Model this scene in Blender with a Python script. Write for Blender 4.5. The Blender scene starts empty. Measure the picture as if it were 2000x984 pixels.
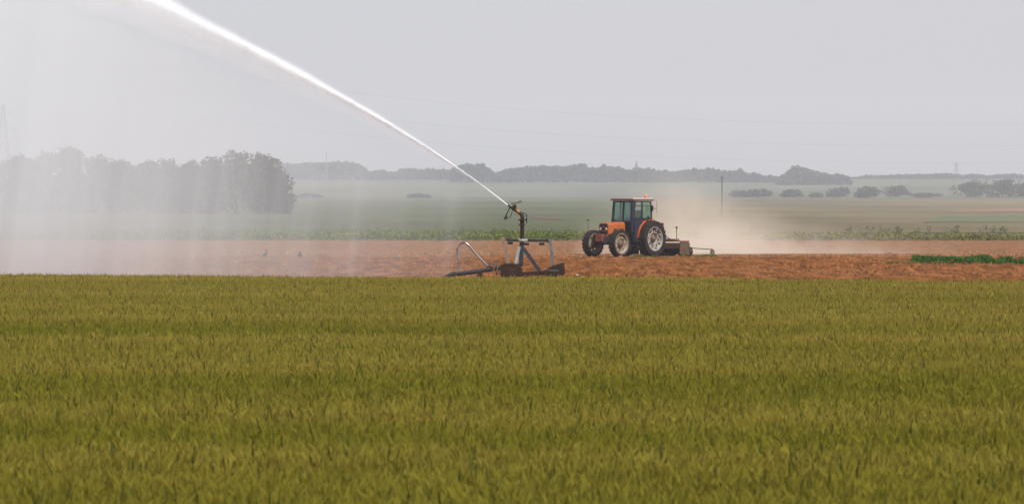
import bpy, bmesh, math, random
import numpy as np
from mathutils import Vector, Matrix

random.seed(7)
RNG = np.random.default_rng(7)
SC = bpy.context.scene
COL = SC.collection
R = math.radians

# ------------------------------------------------------------------ camera model
F = 2000 * 200 / 36.0            # focal length in photograph pixels
CAMZ, HOR = 1.7, 431.0           # eye height, row of the level horizon


def at(px, py, d):
    return Vector(((px - 1000) / F * d, d, CAMZ + (HOR - py) / F * d))


def terrain(y):
    ks = [(-200, 0), (500, 0), (900, 1.0), (1400, 3.3), (2000, 7.0), (3000, 14.5), (4000, 26.5),
          (4600, 34.5), (5500, 44.0), (6200, 47.0), (7000, 46.0), (8000, 40.0)]
    xs = np.array([k[0] for k in ks], float)
    zs = np.array([k[1] for k in ks], float)
    h = np.diff(xs)
    dl = np.diff(zs) / h
    m = np.zeros(len(xs))
    for i in range(1, len(xs) - 1):
        m[i] = 0 if dl[i - 1] * dl[i] <= 0 else 2 * dl[i - 1] * dl[i] / (dl[i - 1] + dl[i])
    m[-1] = dl[-1]
    y = np.asarray(y, float)
    i = np.clip(np.searchsorted(xs, y) - 1, 0, len(h) - 1)
    t = np.clip((y - xs[i]) / h[i], 0, 1)
    return ((2 * t**3 - 3 * t**2 + 1) * zs[i] + (t**3 - 2 * t**2 + t) * h[i] * m[i]
            + (-2 * t**3 + 3 * t**2) * zs[i + 1] + (t**3 - t**2) * h[i] * m[i + 1])


_ds = np.concatenate([np.arange(60, 600, 2.0), np.arange(600, 6200, 10.0)])
_rows = HOR + F * (CAMZ - terrain(_ds)) / _ds


def dist_of_row(py):
    """distance at which the ground is seen on photo row py"""
    k = np.argmax(_rows <= py)
    return float(_ds[k])


def ground_at(px, py):
    d = dist_of_row(py)
    return Vector(((px - 1000) / F * d, d, float(terrain(d))))


# ------------------------------------------------------------------ tagging
def tag(o, label=None, cat=None, group=None, kind=None):
    if label: o['label'] = label
    if cat: o['category'] = cat
    if group: o['group'] = group
    if kind: o['kind'] = kind
    return o


def empty(name, loc, rz=0.0, label=None, cat=None, group=None):
    o = bpy.data.objects.new(name, None)
    COL.objects.link(o)
    o.location = loc
    o.rotation_euler = (0, 0, rz)
    o.empty_display_size = 0.3
    return tag(o, label, cat, group)


# ------------------------------------------------------------------ materials
def new_mat(name):
    m = bpy.data.materials.new(name)
    m.use_nodes = True
    nt = m.node_tree
    b = nt.nodes.get('Principled BSDF')
    return m, nt, b


def mat(name, col, rough=0.6, metal=0.0, var=0.25, scale=6.0, col2=None, amount=0.5, bump=0.0, coords='Object', detail=4, spec=0.4):
    """plain procedural surface: colour with noise wear towards a second colour"""
    m, nt, b = new_mat(name)
    n, l = nt.nodes, nt.links
    tc = n.new('ShaderNodeTexCoord')
    nz = n.new('ShaderNodeTexNoise')
    nz.inputs['Scale'].default_value = scale
    nz.inputs['Detail'].default_value = detail
    l.new(tc.outputs[coords], nz.inputs['Vector'])
    rp = n.new('ShaderNodeValToRGB')
    c2 = col2 if col2 else tuple(c * (1 - var) for c in col)
    rp.color_ramp.elements[0].position = max(0, amount - 0.17)
    rp.color_ramp.elements[1].position = min(1, amount + 0.17)
    rp.color_ramp.elements[0].color = (*c2, 1)
    rp.color_ramp.elements[1].color = (*col, 1)
    l.new(nz.outputs['Fac'], rp.inputs['Fac'])
    l.new(rp.outputs['Color'], b.inputs['Base Color'])
    b.inputs['Roughness'].default_value = rough
    b.inputs['Metallic'].default_value = metal
    b.inputs['Specular IOR Level'].default_value = spec
    if bump:
        bp = n.new('ShaderNodeBump')
        bp.inputs['Strength'].default_value = bump
        bp.inputs['Distance'].default_value = 0.02
        l.new(nz.outputs['Fac'], bp.inputs['Height'])
        l.new(bp.outputs['Normal'], b.inputs['Normal'])
    return m


def leaf_mat(name, col, col2, nscale=(1, 1, 1), transl=0.35, lo=0.35, hi=0.65, third=None, fine=0.0, far_bias=None):
    """two-sided leaf with some light passing through; colour drifts over the field"""
    m, nt, b = new_mat(name)
    n, l = nt.nodes, nt.links
    geo = n.new('ShaderNodeNewGeometry')
    mp = n.new('ShaderNodeMapping')
    mp.inputs['Scale'].default_value = nscale
    l.new(geo.outputs['Position'], mp.inputs['Vector'])
    nz = n.new('ShaderNodeTexNoise')
    nz.inputs['Scale'].default_value = 1.0
    nz.inputs['Detail'].default_value = 3.0
    l.new(mp.outputs['Vector'], nz.inputs['Vector'])
    rp = n.new('ShaderNodeValToRGB')
    rp.color_ramp.elements[0].position = lo
    rp.color_ramp.elements[1].position = hi
    rp.color_ramp.elements[0].color = (*col, 1)
    rp.color_ramp.elements[1].color = (*col2, 1)
    fac = nz.outputs['Fac']
    if far_bias:      # shifts towards the second colour at the far end of the field
        sp = n.new('ShaderNodeSeparateXYZ'); l.new(geo.outputs['Position'], sp.inputs[0])
        mr = n.new('ShaderNodeMapRange'); l.new(sp.outputs['Y'], mr.inputs['Value'])
        mr.inputs['From Min'].default_value = 22; mr.inputs['From Max'].default_value = 110
        mr.inputs['To Min'].default_value = -far_bias; mr.inputs['To Max'].default_value = far_bias
        ad = n.new('ShaderNodeMath'); l.new(fac, ad.inputs[0]); l.new(mr.outputs[0], ad.inputs[1])
        fac = ad.outputs[0]
    l.new(fac, rp.inputs['Fac'])
    src = rp.outputs['Color']
    if third:
        # each leaf a little different
        mx = n.new('ShaderNodeMix'); mx.data_type = 'RGBA'
        mul = n.new('ShaderNodeMath'); mul.operation = 'MULTIPLY'; mul.inputs[1].default_value = fine
        l.new(geo.outputs['Random Per Island'], mul.inputs[0])
        l.new(mul.outputs[0], mx.inputs['Factor'])
        l.new(src, mx.inputs['A'])
        mx.inputs['B'].default_value = (*third, 1)
        src = mx.outputs['Result']
    l.new(src, b.inputs['Base Color'])
    b.inputs['Roughness'].default_value = 0.65
    b.inputs['Specular IOR Level'].default_value = 0.0
    tr = n.new('ShaderNodeBsdfTranslucent')
    l.new(src, tr.inputs['Color'])
    ms = n.new('ShaderNodeMixShader')
    ms.inputs[0].default_value = transl
    l.new(b.outputs[0], ms.inputs[1])
    l.new(tr.outputs[0], ms.inputs[2])
    l.new(ms.outputs[0], nt.nodes['Material Output'].inputs['Surface'])
    return m


def volume_mat(name, col, density, aniso=0.0):
    m = bpy.data.materials.new(name)
    m.use_nodes = True
    nt = m.node_tree
    nt.nodes.clear()
    out = nt.nodes.new('ShaderNodeOutputMaterial')
    v = nt.nodes.new('ShaderNodeVolumePrincipled')
    v.inputs['Color'].default_value = (*col, 1)
    v.inputs['Density'].default_value = density
    v.inputs['Anisotropy'].default_value = aniso
    nt.links.new(v.outputs[0], out.inputs['Volume'])
    return m


def glass_mat(name, col, alpha):
    m, nt, b = new_mat(name)
    n, l = nt.nodes, nt.links
    gl = n.new('ShaderNodeBsdfGlossy'); gl.inputs['Roughness'].default_value = 0.08
    gl.inputs['Color'].default_value = (0.8, 0.85, 0.85, 1)
    tr = n.new('ShaderNodeBsdfTransparent'); tr.inputs['Color'].default_value = (*col, 1)
    df = n.new('ShaderNodeBsdfDiffuse'); df.inputs['Color'].default_value = (0.22, 0.30, 0.26, 1)
    m1 = n.new('ShaderNodeMixShader'); m1.inputs[0].default_value = alpha
    l.new(tr.outputs[0], m1.inputs[1]); l.new(df.outputs[0], m1.inputs[2])
    m2 = n.new('ShaderNodeMixShader'); m2.inputs[0].default_value = 0.10
    l.new(m1.outputs[0], m2.inputs[1]); l.new(gl.outputs[0], m2.inputs[2])
    l.new(m2.outputs[0], n['Material Output'].inputs['Surface'])
    return m


M = {}
M['orange'] = mat('orange_paint', (0.37, 0.087, 0.009), 0.48, col2=(0.23, 0.068, 0.018), scale=3.5, amount=0.46, detail=6)
M['orange_red'] = mat('faded_red_orange_paint', (0.24, 0.042, 0.016), 0.55, col2=(0.13, 0.040, 0.02), scale=5)
M['fender'] = mat('dulled_red_fender', (0.4828, 0.088, 0.0199), 0.5, var=0.4, scale=3.0)
M['black_slot'] = mat('grille_black', (0.0126, 0.0098, 0.0084), 0.7)
M['dark'] = mat('dark_cast_iron', (0.021, 0.0196, 0.021), 0.6, col2=(0.0385, 0.028, 0.021), scale=4, amount=0.45, spec=0.12)
M['blue_grey'] = mat('blue_grey_paint', (0.022, 0.025, 0.038), 0.5, var=0.3, scale=3, spec=0.12)
M['tyre'] = mat('dusty_tyre', (0.010, 0.0095, 0.012), 0.85, col2=(0.026, 0.019, 0.016), scale=4, amount=0.5, spec=0.12)
M['lug'] = mat('dusty_tyre_lug', (0.014, 0.0125, 0.014), 0.9, col2=(0.04, 0.027, 0.02), scale=6, amount=0.5, spec=0.12)
M['rim_white'] = mat('weathered_white_rim', (0.27, 0.24, 0.205), 0.7, col2=(0.17, 0.13, 0.095), scale=5, amount=0.46)
M['rim_cream'] = mat('dusty_cream_rim', (0.25, 0.205, 0.15), 0.7, col2=(0.15, 0.10, 0.06), scale=6, amount=0.48)
M['hub'] = mat('brown_hub', (0.0696, 0.0447, 0.0278), 0.6, col2=(0.1292, 0.0745, 0.0398), scale=10)
M['roof'] = mat('faded_roof_paint', (0.50, 0.35, 0.29), 0.5, var=0.2, scale=2)
M['roof_rim'] = mat('brown_roof_rim', (0.0994, 0.0447, 0.0348), 0.6)
M['glass'] = glass_mat('green_cab_glass', (0.66, 0.86, 0.77), 0.10)
M['clear'] = glass_mat('clear_cab_glass', (0.92, 0.94, 0.92), 0.06)
M['beacon'] = mat('amber_beacon_lens', (0.7455, 0.2187, 0.0199), 0.25, var=0.1)
M['red_lamp'] = mat('red_lamp_lens', (0.1988, 0.0179, 0.0219), 0.4, var=0.2)
M['lamp_glass'] = mat('headlamp_lens', (0.497, 0.497, 0.4771), 0.2, var=0.1)
M['seat'] = mat('black_seat_vinyl', (0.014, 0.014, 0.0168), 0.6)
M['impl'] = mat('dusty_brown_implement', (0.0696, 0.0417, 0.0278), 0.75, col2=(0.1193, 0.0745, 0.0447), scale=3, amount=0.5, spec=0.12)
M['impl_red'] = mat('worn_maroon_paint', (0.159, 0.0447, 0.0398), 0.6, col2=(0.0994, 0.0596, 0.0398), scale=3, amount=0.45)
M['olive'] = mat('dusty_olive_metal', (0.0845, 0.0845, 0.0447), 0.7, col2=(0.1292, 0.0994, 0.0596), scale=4)
M['galv'] = mat('worn_galvanised_steel', (0.085, 0.088, 0.088), 0.5, metal=0.2, col2=(0.045, 0.028, 0.016), scale=3.2, amount=0.45)
M['blue_steel'] = mat('weathered_blue_grey_steel', (0.032, 0.037, 0.046), 0.5, metal=0.2, col2=(0.028, 0.019, 0.013), scale=4, amount=0.45, spec=0.12)
M['rust'] = mat('rusty_brown_steel', (0.042, 0.019, 0.010), 0.85, col2=(0.018, 0.011, 0.008), scale=5, amount=0.5, bump=0.6, spec=0.12)
M['rust_light'] = mat('ochre_rust', (0.1988, 0.1044, 0.0398), 0.8, col2=(0.1093, 0.0745, 0.0497), scale=5, amount=0.5)
M['gun'] = mat('dark_bronze_gun', (0.0245, 0.0182, 0.014), 0.5, metal=0.3, col2=(0.049, 0.028, 0.014), scale=8, spec=0.12)
M['gun_band'] = mat('yellow_paint_band', (0.213, 0.1207, 0.0142), 0.5, var=0.3)
M['black_metal'] = mat('black_metal', (0.0084, 0.0084, 0.0091), 0.5)
M['hose'] = mat('polished_hose_pipe', (0.338, 0.3081, 0.2982), 0.28, metal=0.75, col2=(0.169, 0.1193, 0.0994), scale=5, amount=0.45)
M['pale_steel'] = mat('pale_flange_steel', (0.4175, 0.4274, 0.4473), 0.45, metal=0.2)
M['mud'] = mat('caked_mud', (0.1093, 0.0577, 0.0278), 0.95, col2=(0.0596, 0.0318, 0.0179), scale=6, bump=0.8)
M['stone_pale'] = mat('pale_stone', (0.40, 0.37, 0.33), 0.8, scale=12)
M['feather'] = mat('black_feathers', (0.014, 0.0098, 0.0098), 0.6, spec=0.12)
M['wood'] = mat('weathered_pole_wood', (0.0994, 0.0845, 0.0745), 0.85, scale=2)
M['lattice'] = mat('grey_pylon_steel', (0.1988, 0.1988, 0.2187), 0.6)
M['cable'] = mat('grey_cable', (0.1988, 0.1988, 0.2187), 0.6)
M['church_wall'] = mat('church_stone', (0.2584, 0.2386, 0.2187), 0.9)
M['slate'] = mat('dark_slate', (0.0696, 0.0696, 0.0795), 0.7)
M['bark'] = mat('dark_bark', (0.0596, 0.0497, 0.0398), 0.9)


# ------------------------------------------------------------------ mesh collector
class MB:
    def __init__(self):
        self.v, self.f, self.mi = [], [], []

    def add(self, vs, fs, mi=0):
        b = len(self.v)
        self.v += [tuple(p) for p in vs]
        self.f += [tuple(i + b for i in q) for q in fs]
        self.mi += [mi] * len(fs)
        return self

    def box(self, c, s, rot=None, mi=0, cham=0.0):
        sx, sy, sz = s[0] / 2, s[1] / 2, s[2] / 2
        if cham <= 0:
            vs = [Vector((x * sx, y * sy, z * sz)) for x in (-1, 1) for y in (-1, 1) for z in (-1, 1)]
            fs = [(0, 1, 3, 2), (4, 6, 7, 5), (0, 4, 5, 1), (2, 3, 7, 6), (0, 2, 6, 4), (1, 5, 7, 3)]
        else:
            bm = bmesh.new()
            bmesh.ops.create_cube(bm, size=1.0)
            for v in bm.verts:
                v.co = Vector((v.co.x * s[0], v.co.y * s[1], v.co.z * s[2]))
            bmesh.ops.bevel(bm, geom=list(bm.edges), offset=cham, segments=2, affect='EDGES', profile=0.6)
            bm.verts.index_update()
            vs = [v.co.copy() for v in bm.verts]
            fs = [[v.index for v in f.verts] for f in bm.faces]
            bm.free()
        mt = rot if rot is not None else Matrix.Identity(3)
        return self.add([mt @ v + Vector(c) for v in vs], fs, mi)

    def tube(self, pts, rad, n=10, mi=0, cap=True, squash=1.0):
        pts = [Vector(p) for p in pts]
        rads = rad if isinstance(rad, (list, tuple)) else [rad] * len(pts)
        rings = []
        prev = None
        for i, p in enumerate(pts):
            t = (pts[min(i + 1, len(pts) - 1)] - pts[max(i - 1, 0)]).normalized()
            ref = Vector((0, 1, 0)) if abs(t.y) < 0.9 else Vector((1, 0, 0))
            if prev is not None:
                a = (prev - t * prev.dot(t)).normalized()
            else:
                a = (ref - t * ref.dot(t)).normalized()
            prev = a
            b = t.cross(a)
            rings.append([p + (a * math.cos(2 * math.pi * (k + .5) / n) + b * math.sin(2 * math.pi * (k + .5) / n) * squash) * rads[i] for k in range(n)])
        vs = [q for r in rings for q in r]
        fs = []
        for i in range(len(rings) - 1):
            for k in range(n):
                k2 = (k + 1) % n
                fs.append((i * n + k, i * n + k2, (i + 1) * n + k2, (i + 1) * n + k))
        if cap:
            fs.append(tuple(range(n))[::-1])
            fs.append(tuple((len(rings) - 1) * n + k for k in range(n)))
        return self.add(vs, fs, mi)

    def bar(self, a, b, w, h=None, mi=0):
        """square bar"""
        return self.tube([a, b], w * 0.7071, n=4, mi=mi)

    def prism(self, prof, y0, y1, mi=0, prof2=None):
        """closed x-z outline pushed along y"""
        n = len(prof)
        p2 = prof2 or prof
        vs = [(p[0], y0, p[1]) for p in prof] + [(p[0], y1, p[1]) for p in p2]
        fs = [tuple(range(n)), tuple(range(2 * n - 1, n - 1, -1))]
        for i in range(n):
            j = (i + 1) % n
            fs.append((i, i + n, j + n, j))
        return self.add(vs, fs, mi)

    def lathe(self, prof, c=(0, 0, 0), axis='y', n=40, mi=0, closed=False):
        """profile of (radius, position along axis)"""
        vs = []
        for (r, a) in prof:
            for k in range(n):
                t = 2 * math.pi * k / n
                u, w = r * math.cos(t), r * math.sin(t)
                p = (u, a, w) if axis == 'y' else ((u, w, a) if axis == 'z' else (a, u, w))
                vs.append((p[0] + c[0], p[1] + c[1], p[2] + c[2]))
        fs = []
        m = len(prof)
        for i in range(m if closed else m - 1):
            i2 = (i + 1) % m
            for k in range(n):
                k2 = (k + 1) % n
                fs.append((i * n + k, i * n + k2, i2 * n + k2, i2 * n + k))
        return self.add(vs, fs, mi)

    def build(self, name, mats, parent=None, smooth=False, wobble=0.0):
        me = bpy.data.meshes.new(name)
        me.from_pydata(self.v, [], self.f)
        for m_ in (mats if isinstance(mats, (list, tuple)) else [mats]):
            me.materials.append(m_)
        me.polygons.foreach_set('material_index', self.mi)
        bm = bmesh.new(); bm.from_mesh(me)
        if wobble:
            for v in bm.verts:
                v.co += Vector((random.uniform(-1, 1), random.uniform(-1, 1), random.uniform(-1, 1))) * wobble
        bmesh.ops.recalc_face_normals(bm, faces=bm.faces)
        bm.to_mesh(me); bm.free()
        if smooth:
            me.polygons.foreach_set('use_smooth', [True] * len(me.polygons))
            try:
                me.set_sharp_from_angle(angle=R(40))
            except Exception:
                pass
        me.update()
        o = bpy.data.objects.new(name, me)
        COL.objects.link(o)
        o.parent = parent
        return o


def np_mesh(name, verts, quads, mats, mi=None, parent=None, smooth=False):
    """large quad meshes straight from numpy arrays"""
    verts = np.ascontiguousarray(verts, np.float32)
    quads = np.ascontiguousarray(quads, np.int32)
    me = bpy.data.meshes.new(name)
    me.vertices.add(len(verts)); me.vertices.foreach_set('co', verts.ravel())
    k = quads.shape[1]
    me.loops.add(quads.size); me.loops.foreach_set('vertex_index', quads.ravel())
    me.polygons.add(len(quads))
    me.polygons.foreach_set('loop_start', np.arange(0, quads.size, k, dtype=np.int32))
    for m_ in (mats if isinstance(mats, (list, tuple)) else [mats]):
        me.materials.append(m_)
    if mi is not None:
        me.polygons.foreach_set('material_index', np.asarray(mi, np.int32))
    if smooth:
        me.polygons.foreach_set('use_smooth', np.ones(len(quads), bool))
    me.update(calc_edges=True)
    me.validate()
    o = bpy.data.objects.new(name, me)
    COL.objects.link(o)
    o.parent = parent
    return o


def leaf_quads(P, size, aspect=0.6, up=0.0, rng=RNG):
    """a small folded leaf clump (one quad) at each point"""
    n = len(P)
    a = rng.normal(size=(n, 3)); a[:, 2] += up
    a /= np.linalg.norm(a, axis=1)[:, None]
    b = np.cross(a, rng.normal(size=(n, 3)))
    b /= np.linalg.norm(b, axis=1)[:, None]
    s = (np.asarray(size) * rng.uniform(0.6, 1.35, n))[:, None]
    a = a * s; b = b * s * aspect
    V = np.stack([P - a, P + b * 0.9, P + a, P - b * 0.9], 1).reshape(-1, 3)
    Q = np.arange(4 * n).reshape(n, 4)
    return V, Q


def sm(a, b, x):
    t = np.clip((x - a) / (b - a), 0, 1)
    return t * t * (3 - 2 * t)


def noise1(x, seed, octs=3):
    """smooth value noise on numpy arrays"""
    out = np.zeros_like(np.asarray(x, float)); amp, tot = 1.0, 0.0
    for o in range(octs):
        r = np.random.default_rng(seed + 31 * o).uniform(-1, 1, 4096)
        xx = np.asarray(x, float) * 2**o + 1000.0
        i = np.floor(xx).astype(int); t = xx - i; t = t * t * (3 - 2 * t)
        out += amp * (r[i % 4096] * (1 - t) + r[(i + 1) % 4096] * t); tot += amp; amp *= 0.5
    return out / tot


def noise2(x, y, seed, octs=3):
    x = np.asarray(x, float); y = np.asarray(y, float)
    out = np.zeros(np.broadcast(x, y).shape); amp, tot = 1.0, 0.0
    for o in range(octs):
        r = np.random.default_rng(seed + 17 * o).uniform(-1, 1, (256, 256))
        xx = x * 2**o + 500.0; yy = y * 2**o + 500.0
        i = np.floor(xx).astype(int); j = np.floor(yy).astype(int)
        t = xx - i; t = t * t * (3 - 2 * t); s = yy - j; s = s * s * (3 - 2 * s)
        g = lambda a, b: r[a % 256, b % 256]
        out += amp * ((g(i, j) * (1 - t) + g(i + 1, j) * t) * (1 - s) + (g(i, j + 1) * (1 - t) + g(i + 1, j + 1) * t) * s)
        tot += amp; amp *= 0.5
    return out / tot


# ================================================================== SETTING
def soil_mat():
    m, nt, b = new_mat('red_brown_soil')
    n, l = nt.nodes, nt.links
    geo = n.new('ShaderNodeNewGeometry')

    def noise(scale, s3, detail=4):
        mp = n.new('ShaderNodeMapping'); mp.inputs['Scale'].default_value = s3
        l.new(geo.outputs['Position'], mp.inputs['Vector'])
        z = n.new('ShaderNodeTexNoise'); z.inputs['Scale'].default_value = scale; z.inputs['Detail'].default_value = detail
        l.new(mp.outputs['Vector'], z.inputs['Vector'])
        return z.outputs['Fac']

    def ramp(fac, c0, c1, p0=0.35, p1=0.65):
        rp = n.new('ShaderNodeValToRGB')
        rp.color_ramp.elements[0].position = p0; rp.color_ramp.elements[1].position = p1
        rp.color_ramp.elements[0].color = (*c0, 1); rp.color_ramp.elements[1].color = (*c1, 1)
        l.new(fac, rp.inputs['Fac'])
        return rp.outputs['Color']

    def mix(f, a, c):
        x = n.new('ShaderNodeMix'); x.data_type = 'RGBA'
        l.new(f, x.inputs['Factor']); l.new(a, x.inputs['A']); l.new(c, x.inputs['B'])
        return x.outputs['Result']

    fine = noise(1.9, (1, .055, 1), 3)  # stretched noise: its dark dashes paint the clods' shadows into the soil colour
    damp_shaded = ramp(fine, (0.098, 0.038, 0.013), (0.208, 0.082, 0.028), .38, .62)
    dry_shaded = ramp(fine, (0.150, 0.074, 0.037), (0.230, 0.117, 0.058), .38, .62)
    sep = n.new('ShaderNodeSeparateXYZ'); l.new(geo.outputs['Position'], sep.inputs[0])
    mr = n.new('ShaderNodeMapRange'); mr.interpolation_type = 'SMOOTHSTEP'
    l.new(sep.outputs['Y'], mr.inputs['Value'])
    mr.inputs['From Min'].default_value = 255; mr.inputs['From Max'].default_value = 285
    big = noise(0.03, (1, .5, 1), 3)
    ad = n.new('ShaderNodeMath'); ad.operation = 'MULTIPLY_ADD'
    l.new(big, ad.inputs[0]); ad.inputs[1].default_value = 1.4; ad.inputs[2].default_value = -0.7
    su = n.new('ShaderNodeMath'); su.operation = 'ADD'; su.use_clamp = True
    l.new(mr.outputs[0], su.inputs[0]); l.new(ad.outputs[0], su.inputs[1])
    l.new(mix(su.outputs[0], damp_shaded, dry_shaded), b.inputs['Base Color'])
    b.inputs['Roughness'].default_value = 1.0
    b.inputs['Specular IOR Level'].default_value = 0.0
    return m


def field_mat(name, c0, c1, sc=0.02):
    m = leaf_mat(name, c0, c1, (sc * .7, sc * 0.16, sc), 0.0, 0.36, 0.64)
    m.node_tree.nodes['Principled BSDF'].inputs['Roughness'].default_value = 1.0
    m.node_tree.nodes['Principled BSDF'].inputs['Specular IOR Level'].default_value = 0.0
    return m


# --- the ground: one sheet from the camera to beyond the skyline
ys = np.concatenate([np.arange(-60, 500, 20.0), np.arange(500, 1500, 25), np.arange(1500, 8001, 100)])
xs = np.linspace(-1700, 1700, 41)
X, Y = np.meshgrid(xs, ys)
Z = terrain(Y) - 0.15 * (1 - sm(486, 500, Y))
nx = len(xs)
idx = np.arange(len(ys) * nx).reshape(len(ys), nx)
Q = np.stack([idx[:-1, :-1], idx[:-1, 1:], idx[1:, 1:], idx[1:, :-1]], -1).reshape(-1, 4)
g = np_mesh('ground', np.stack([X, Y, Z], -1).reshape(-1, 3), Q,
            field_mat('dull_green_farmland', (0.0744, 0.0804, 0.0437), (0.1224, 0.1203, 0.0668), 0.012), smooth=True)
tag(g, 'flat farmland rising gently to a hazy skyline', 'ground', kind='structure')


def field_sheet(name, pts, c0, c1, label, lift=1.0, sc=0.02):
    """pts: outline as photo pixels -> (far-left, far-right, near-right, near-left), laid on the terrain"""
    a, b, c, d = [ground_at(*p) for p in pts]
    n_, m_ = 30, 8
    V = []
    for i in range(n_ + 1):
        t = i / n_
        for j in range(m_ + 1):
            s = j / m_
            p = (a * (1 - s) + b * s) * (1 - t) + (d * (1 - s) + c * s) * t
            V.append((p.x, p.y, float(terrain(p.y)) + lift * 0.05 + p.y * 2.5e-5))
    I = np.arange((n_ + 1) * (m_ + 1)).reshape(n_ + 1, m_ + 1)
    Q = np.stack([I[:-1, :-1], I[:-1, 1:], I[1:, 1:], I[1:, :-1]], -1).reshape(-1, 4)
    o = np_mesh(name, np.array(V), Q, field_mat(name + '_surface', c0, c1, sc))
    return tag(o, label, 'field', kind='structure')


field_sheet('crop_field', [(-500, 396), (1236, 392), (1330, 462), (-500, 462)], (0.0490, 0.0595, 0.0245), (0.0834, 0.0946, 0.0423),
            'dull green crop field beyond the leafy strip, under the drifting spray')
field_sheet('stubble_field', [(1238, 391), (2500, 387), (2500, 455), (1332, 455)], (0.1006, 0.0831, 0.0420), (0.1614, 0.1280, 0.0668),
            'tan stubble field beyond the dust cloud')
field_sheet('upland_field', [(-500, 358), (2500, 358), (2500, 386), (-500, 391)], (0.0744, 0.0804, 0.0542), (0.1224, 0.1280, 0.0834),
            'pale upland field below the skyline woods')
field_sheet('bare_field', [(1030, 424.5), (1096, 427), (1100, 431.5), (1040, 428)], (0.088, 0.054, 0.0398), (0.1207, 0.0639, 0.0483),
            'thin reddish bare strip behind the water cannon', lift=3)
field_sheet('bare_slope', [(1880, 412), (2400, 392), (2400, 408), (1850, 417)], (0.1846, 0.1065, 0.0738), (0.213, 0.1207, 0.0852),
            'pinkish bare slope in the stubble', lift=3)
field_sheet('pasture', [(1840, 423), (2400, 416), (2400, 436), (1800, 436)], (0.0774, 0.0875, 0.0450), (0.1145, 0.1272, 0.0652),
            'green pasture below the pinkish slope', lift=3)

# --- bare tilled soil, real clods (seen edge-on they add to the streaks painted in the soil colour)
ys = [96.0]
while ys[-1] < 489:
    ys.append(ys[-1] + 0.36 + ys[-1] * 0.0019)
ys = np.array(ys)
u = np.linspace(-1, 1, 760)
Y = np.repeat(ys[:, None], len(u), 1)
X = u[None, :] * (0.105 * Y + 16)
rough = 1 - 0.45 * sm(255, 300, Y)
Z = (0.020 * RNG.normal(size=Y.shape) + 0.038 * noise2(X * 1.3, Y * 0.5, 5, 3) + 0.025 * noise1(Y * 0.55, 3, 2)
     + 0.07 * noise2(X * 0.22, Y * 0.07, 9, 3)) * rough
clod = (RNG.uniform(size=Y.shape) > 0.988) * RNG.uniform(0.04, 0.14, Y.shape) * np.clip(.6 + noise2(X * .3, Y * .05, 19, 2), 0, 1.2)
clod[:, 1:] = np.maximum(clod[:, 1:], clod[:, :-1] * .8)
clod[1:, :] = np.maximum(clod[1:, :], clod[:-1, :] * .5)
Z = Z + clod * rough - 0.02
Z = Z * (1 - 0.8 * np.exp(-((X - 6.0) ** 2 / 20 + (Y - 270) ** 2 / 12)))
nx = len(u)
idx = np.arange(Y.size).reshape(Y.shape)
Q = np.stack([idx[:-1, :-1], idx[:-1, 1:], idx[1:, 1:], idx[1:, :-1]], -1).reshape(-1, 4)
soil = np_mesh('soil_field', np.stack([X, Y, Z], -1).reshape(-1, 3), Q, soil_mat())
tag(soil, 'bare red-brown tilled soil between the wheat and the leafy strip', 'field', kind='structure')

# --- loose clods lying on the soil
def clods():
    rng = np.random.default_rng(77)
    n = 24000
    y = 118 + 190 * rng.uniform(0, 1, n) ** 1.25
    x = rng.uniform(-1, 1, n) * (.095 * y + 9)
    keep = noise2(x * .35, y * .06, 33, 3) + rng.uniform(-.6, .6, n) > -.1
    x, y = x[keep], y[keep]; n = len(x)
    keep = ((x - 6.3) / 4.5) ** 2 + ((y - 270) / 4) ** 2 > 1
    x, y = x[keep], y[keep]; n = len(x)
    w = rng.gamma(2.2, .017, n) + .016
    w = np.minimum(w, .13)
    k = 7
    a = np.linspace(0, 2 * np.pi, k, endpoint=False)[None, :] + rng.uniform(0, 6, (n, 1))
    rr = w[:, None] * rng.uniform(.65, 1.15, (n, k))
    base = np.stack([x[:, None] + np.cos(a) * rr * 1.2, y[:, None] + np.sin(a) * rr, np.full((n, k), -.03)], -1)
    h = w * rng.uniform(.45, .8, n)
    rim = np.stack([x[:, None] + np.cos(a) * rr * .8, y[:, None] + np.sin(a) * rr * .7, h[:, None] * rng.uniform(.6, 1.0, (n, k))], -1)
    top = np.stack([x + rng.normal(0, .02, n), y, h * 1.1], -1)[:, None, :]
    V = np.concatenate([base, rim, top], 1).reshape(-1, 3)
    i0 = np.arange(n)[:, None] * (2 * k + 1)
    F_ = []
    for j in range(k):
        j2 = (j + 1) % k
        F_ += [i0 + np.array((j, j2, k + j2)), i0 + np.array((j, k + j2, k + j)), i0 + np.array((k + j, k + j2, 2 * k))]
    o = np_mesh('soil_clods', V, np.concatenate(F_), soil.data.materials[0])
    tag(o, 'loose earth clods on the tilled soil', 'clods', kind='stuff')


clods()

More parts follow.
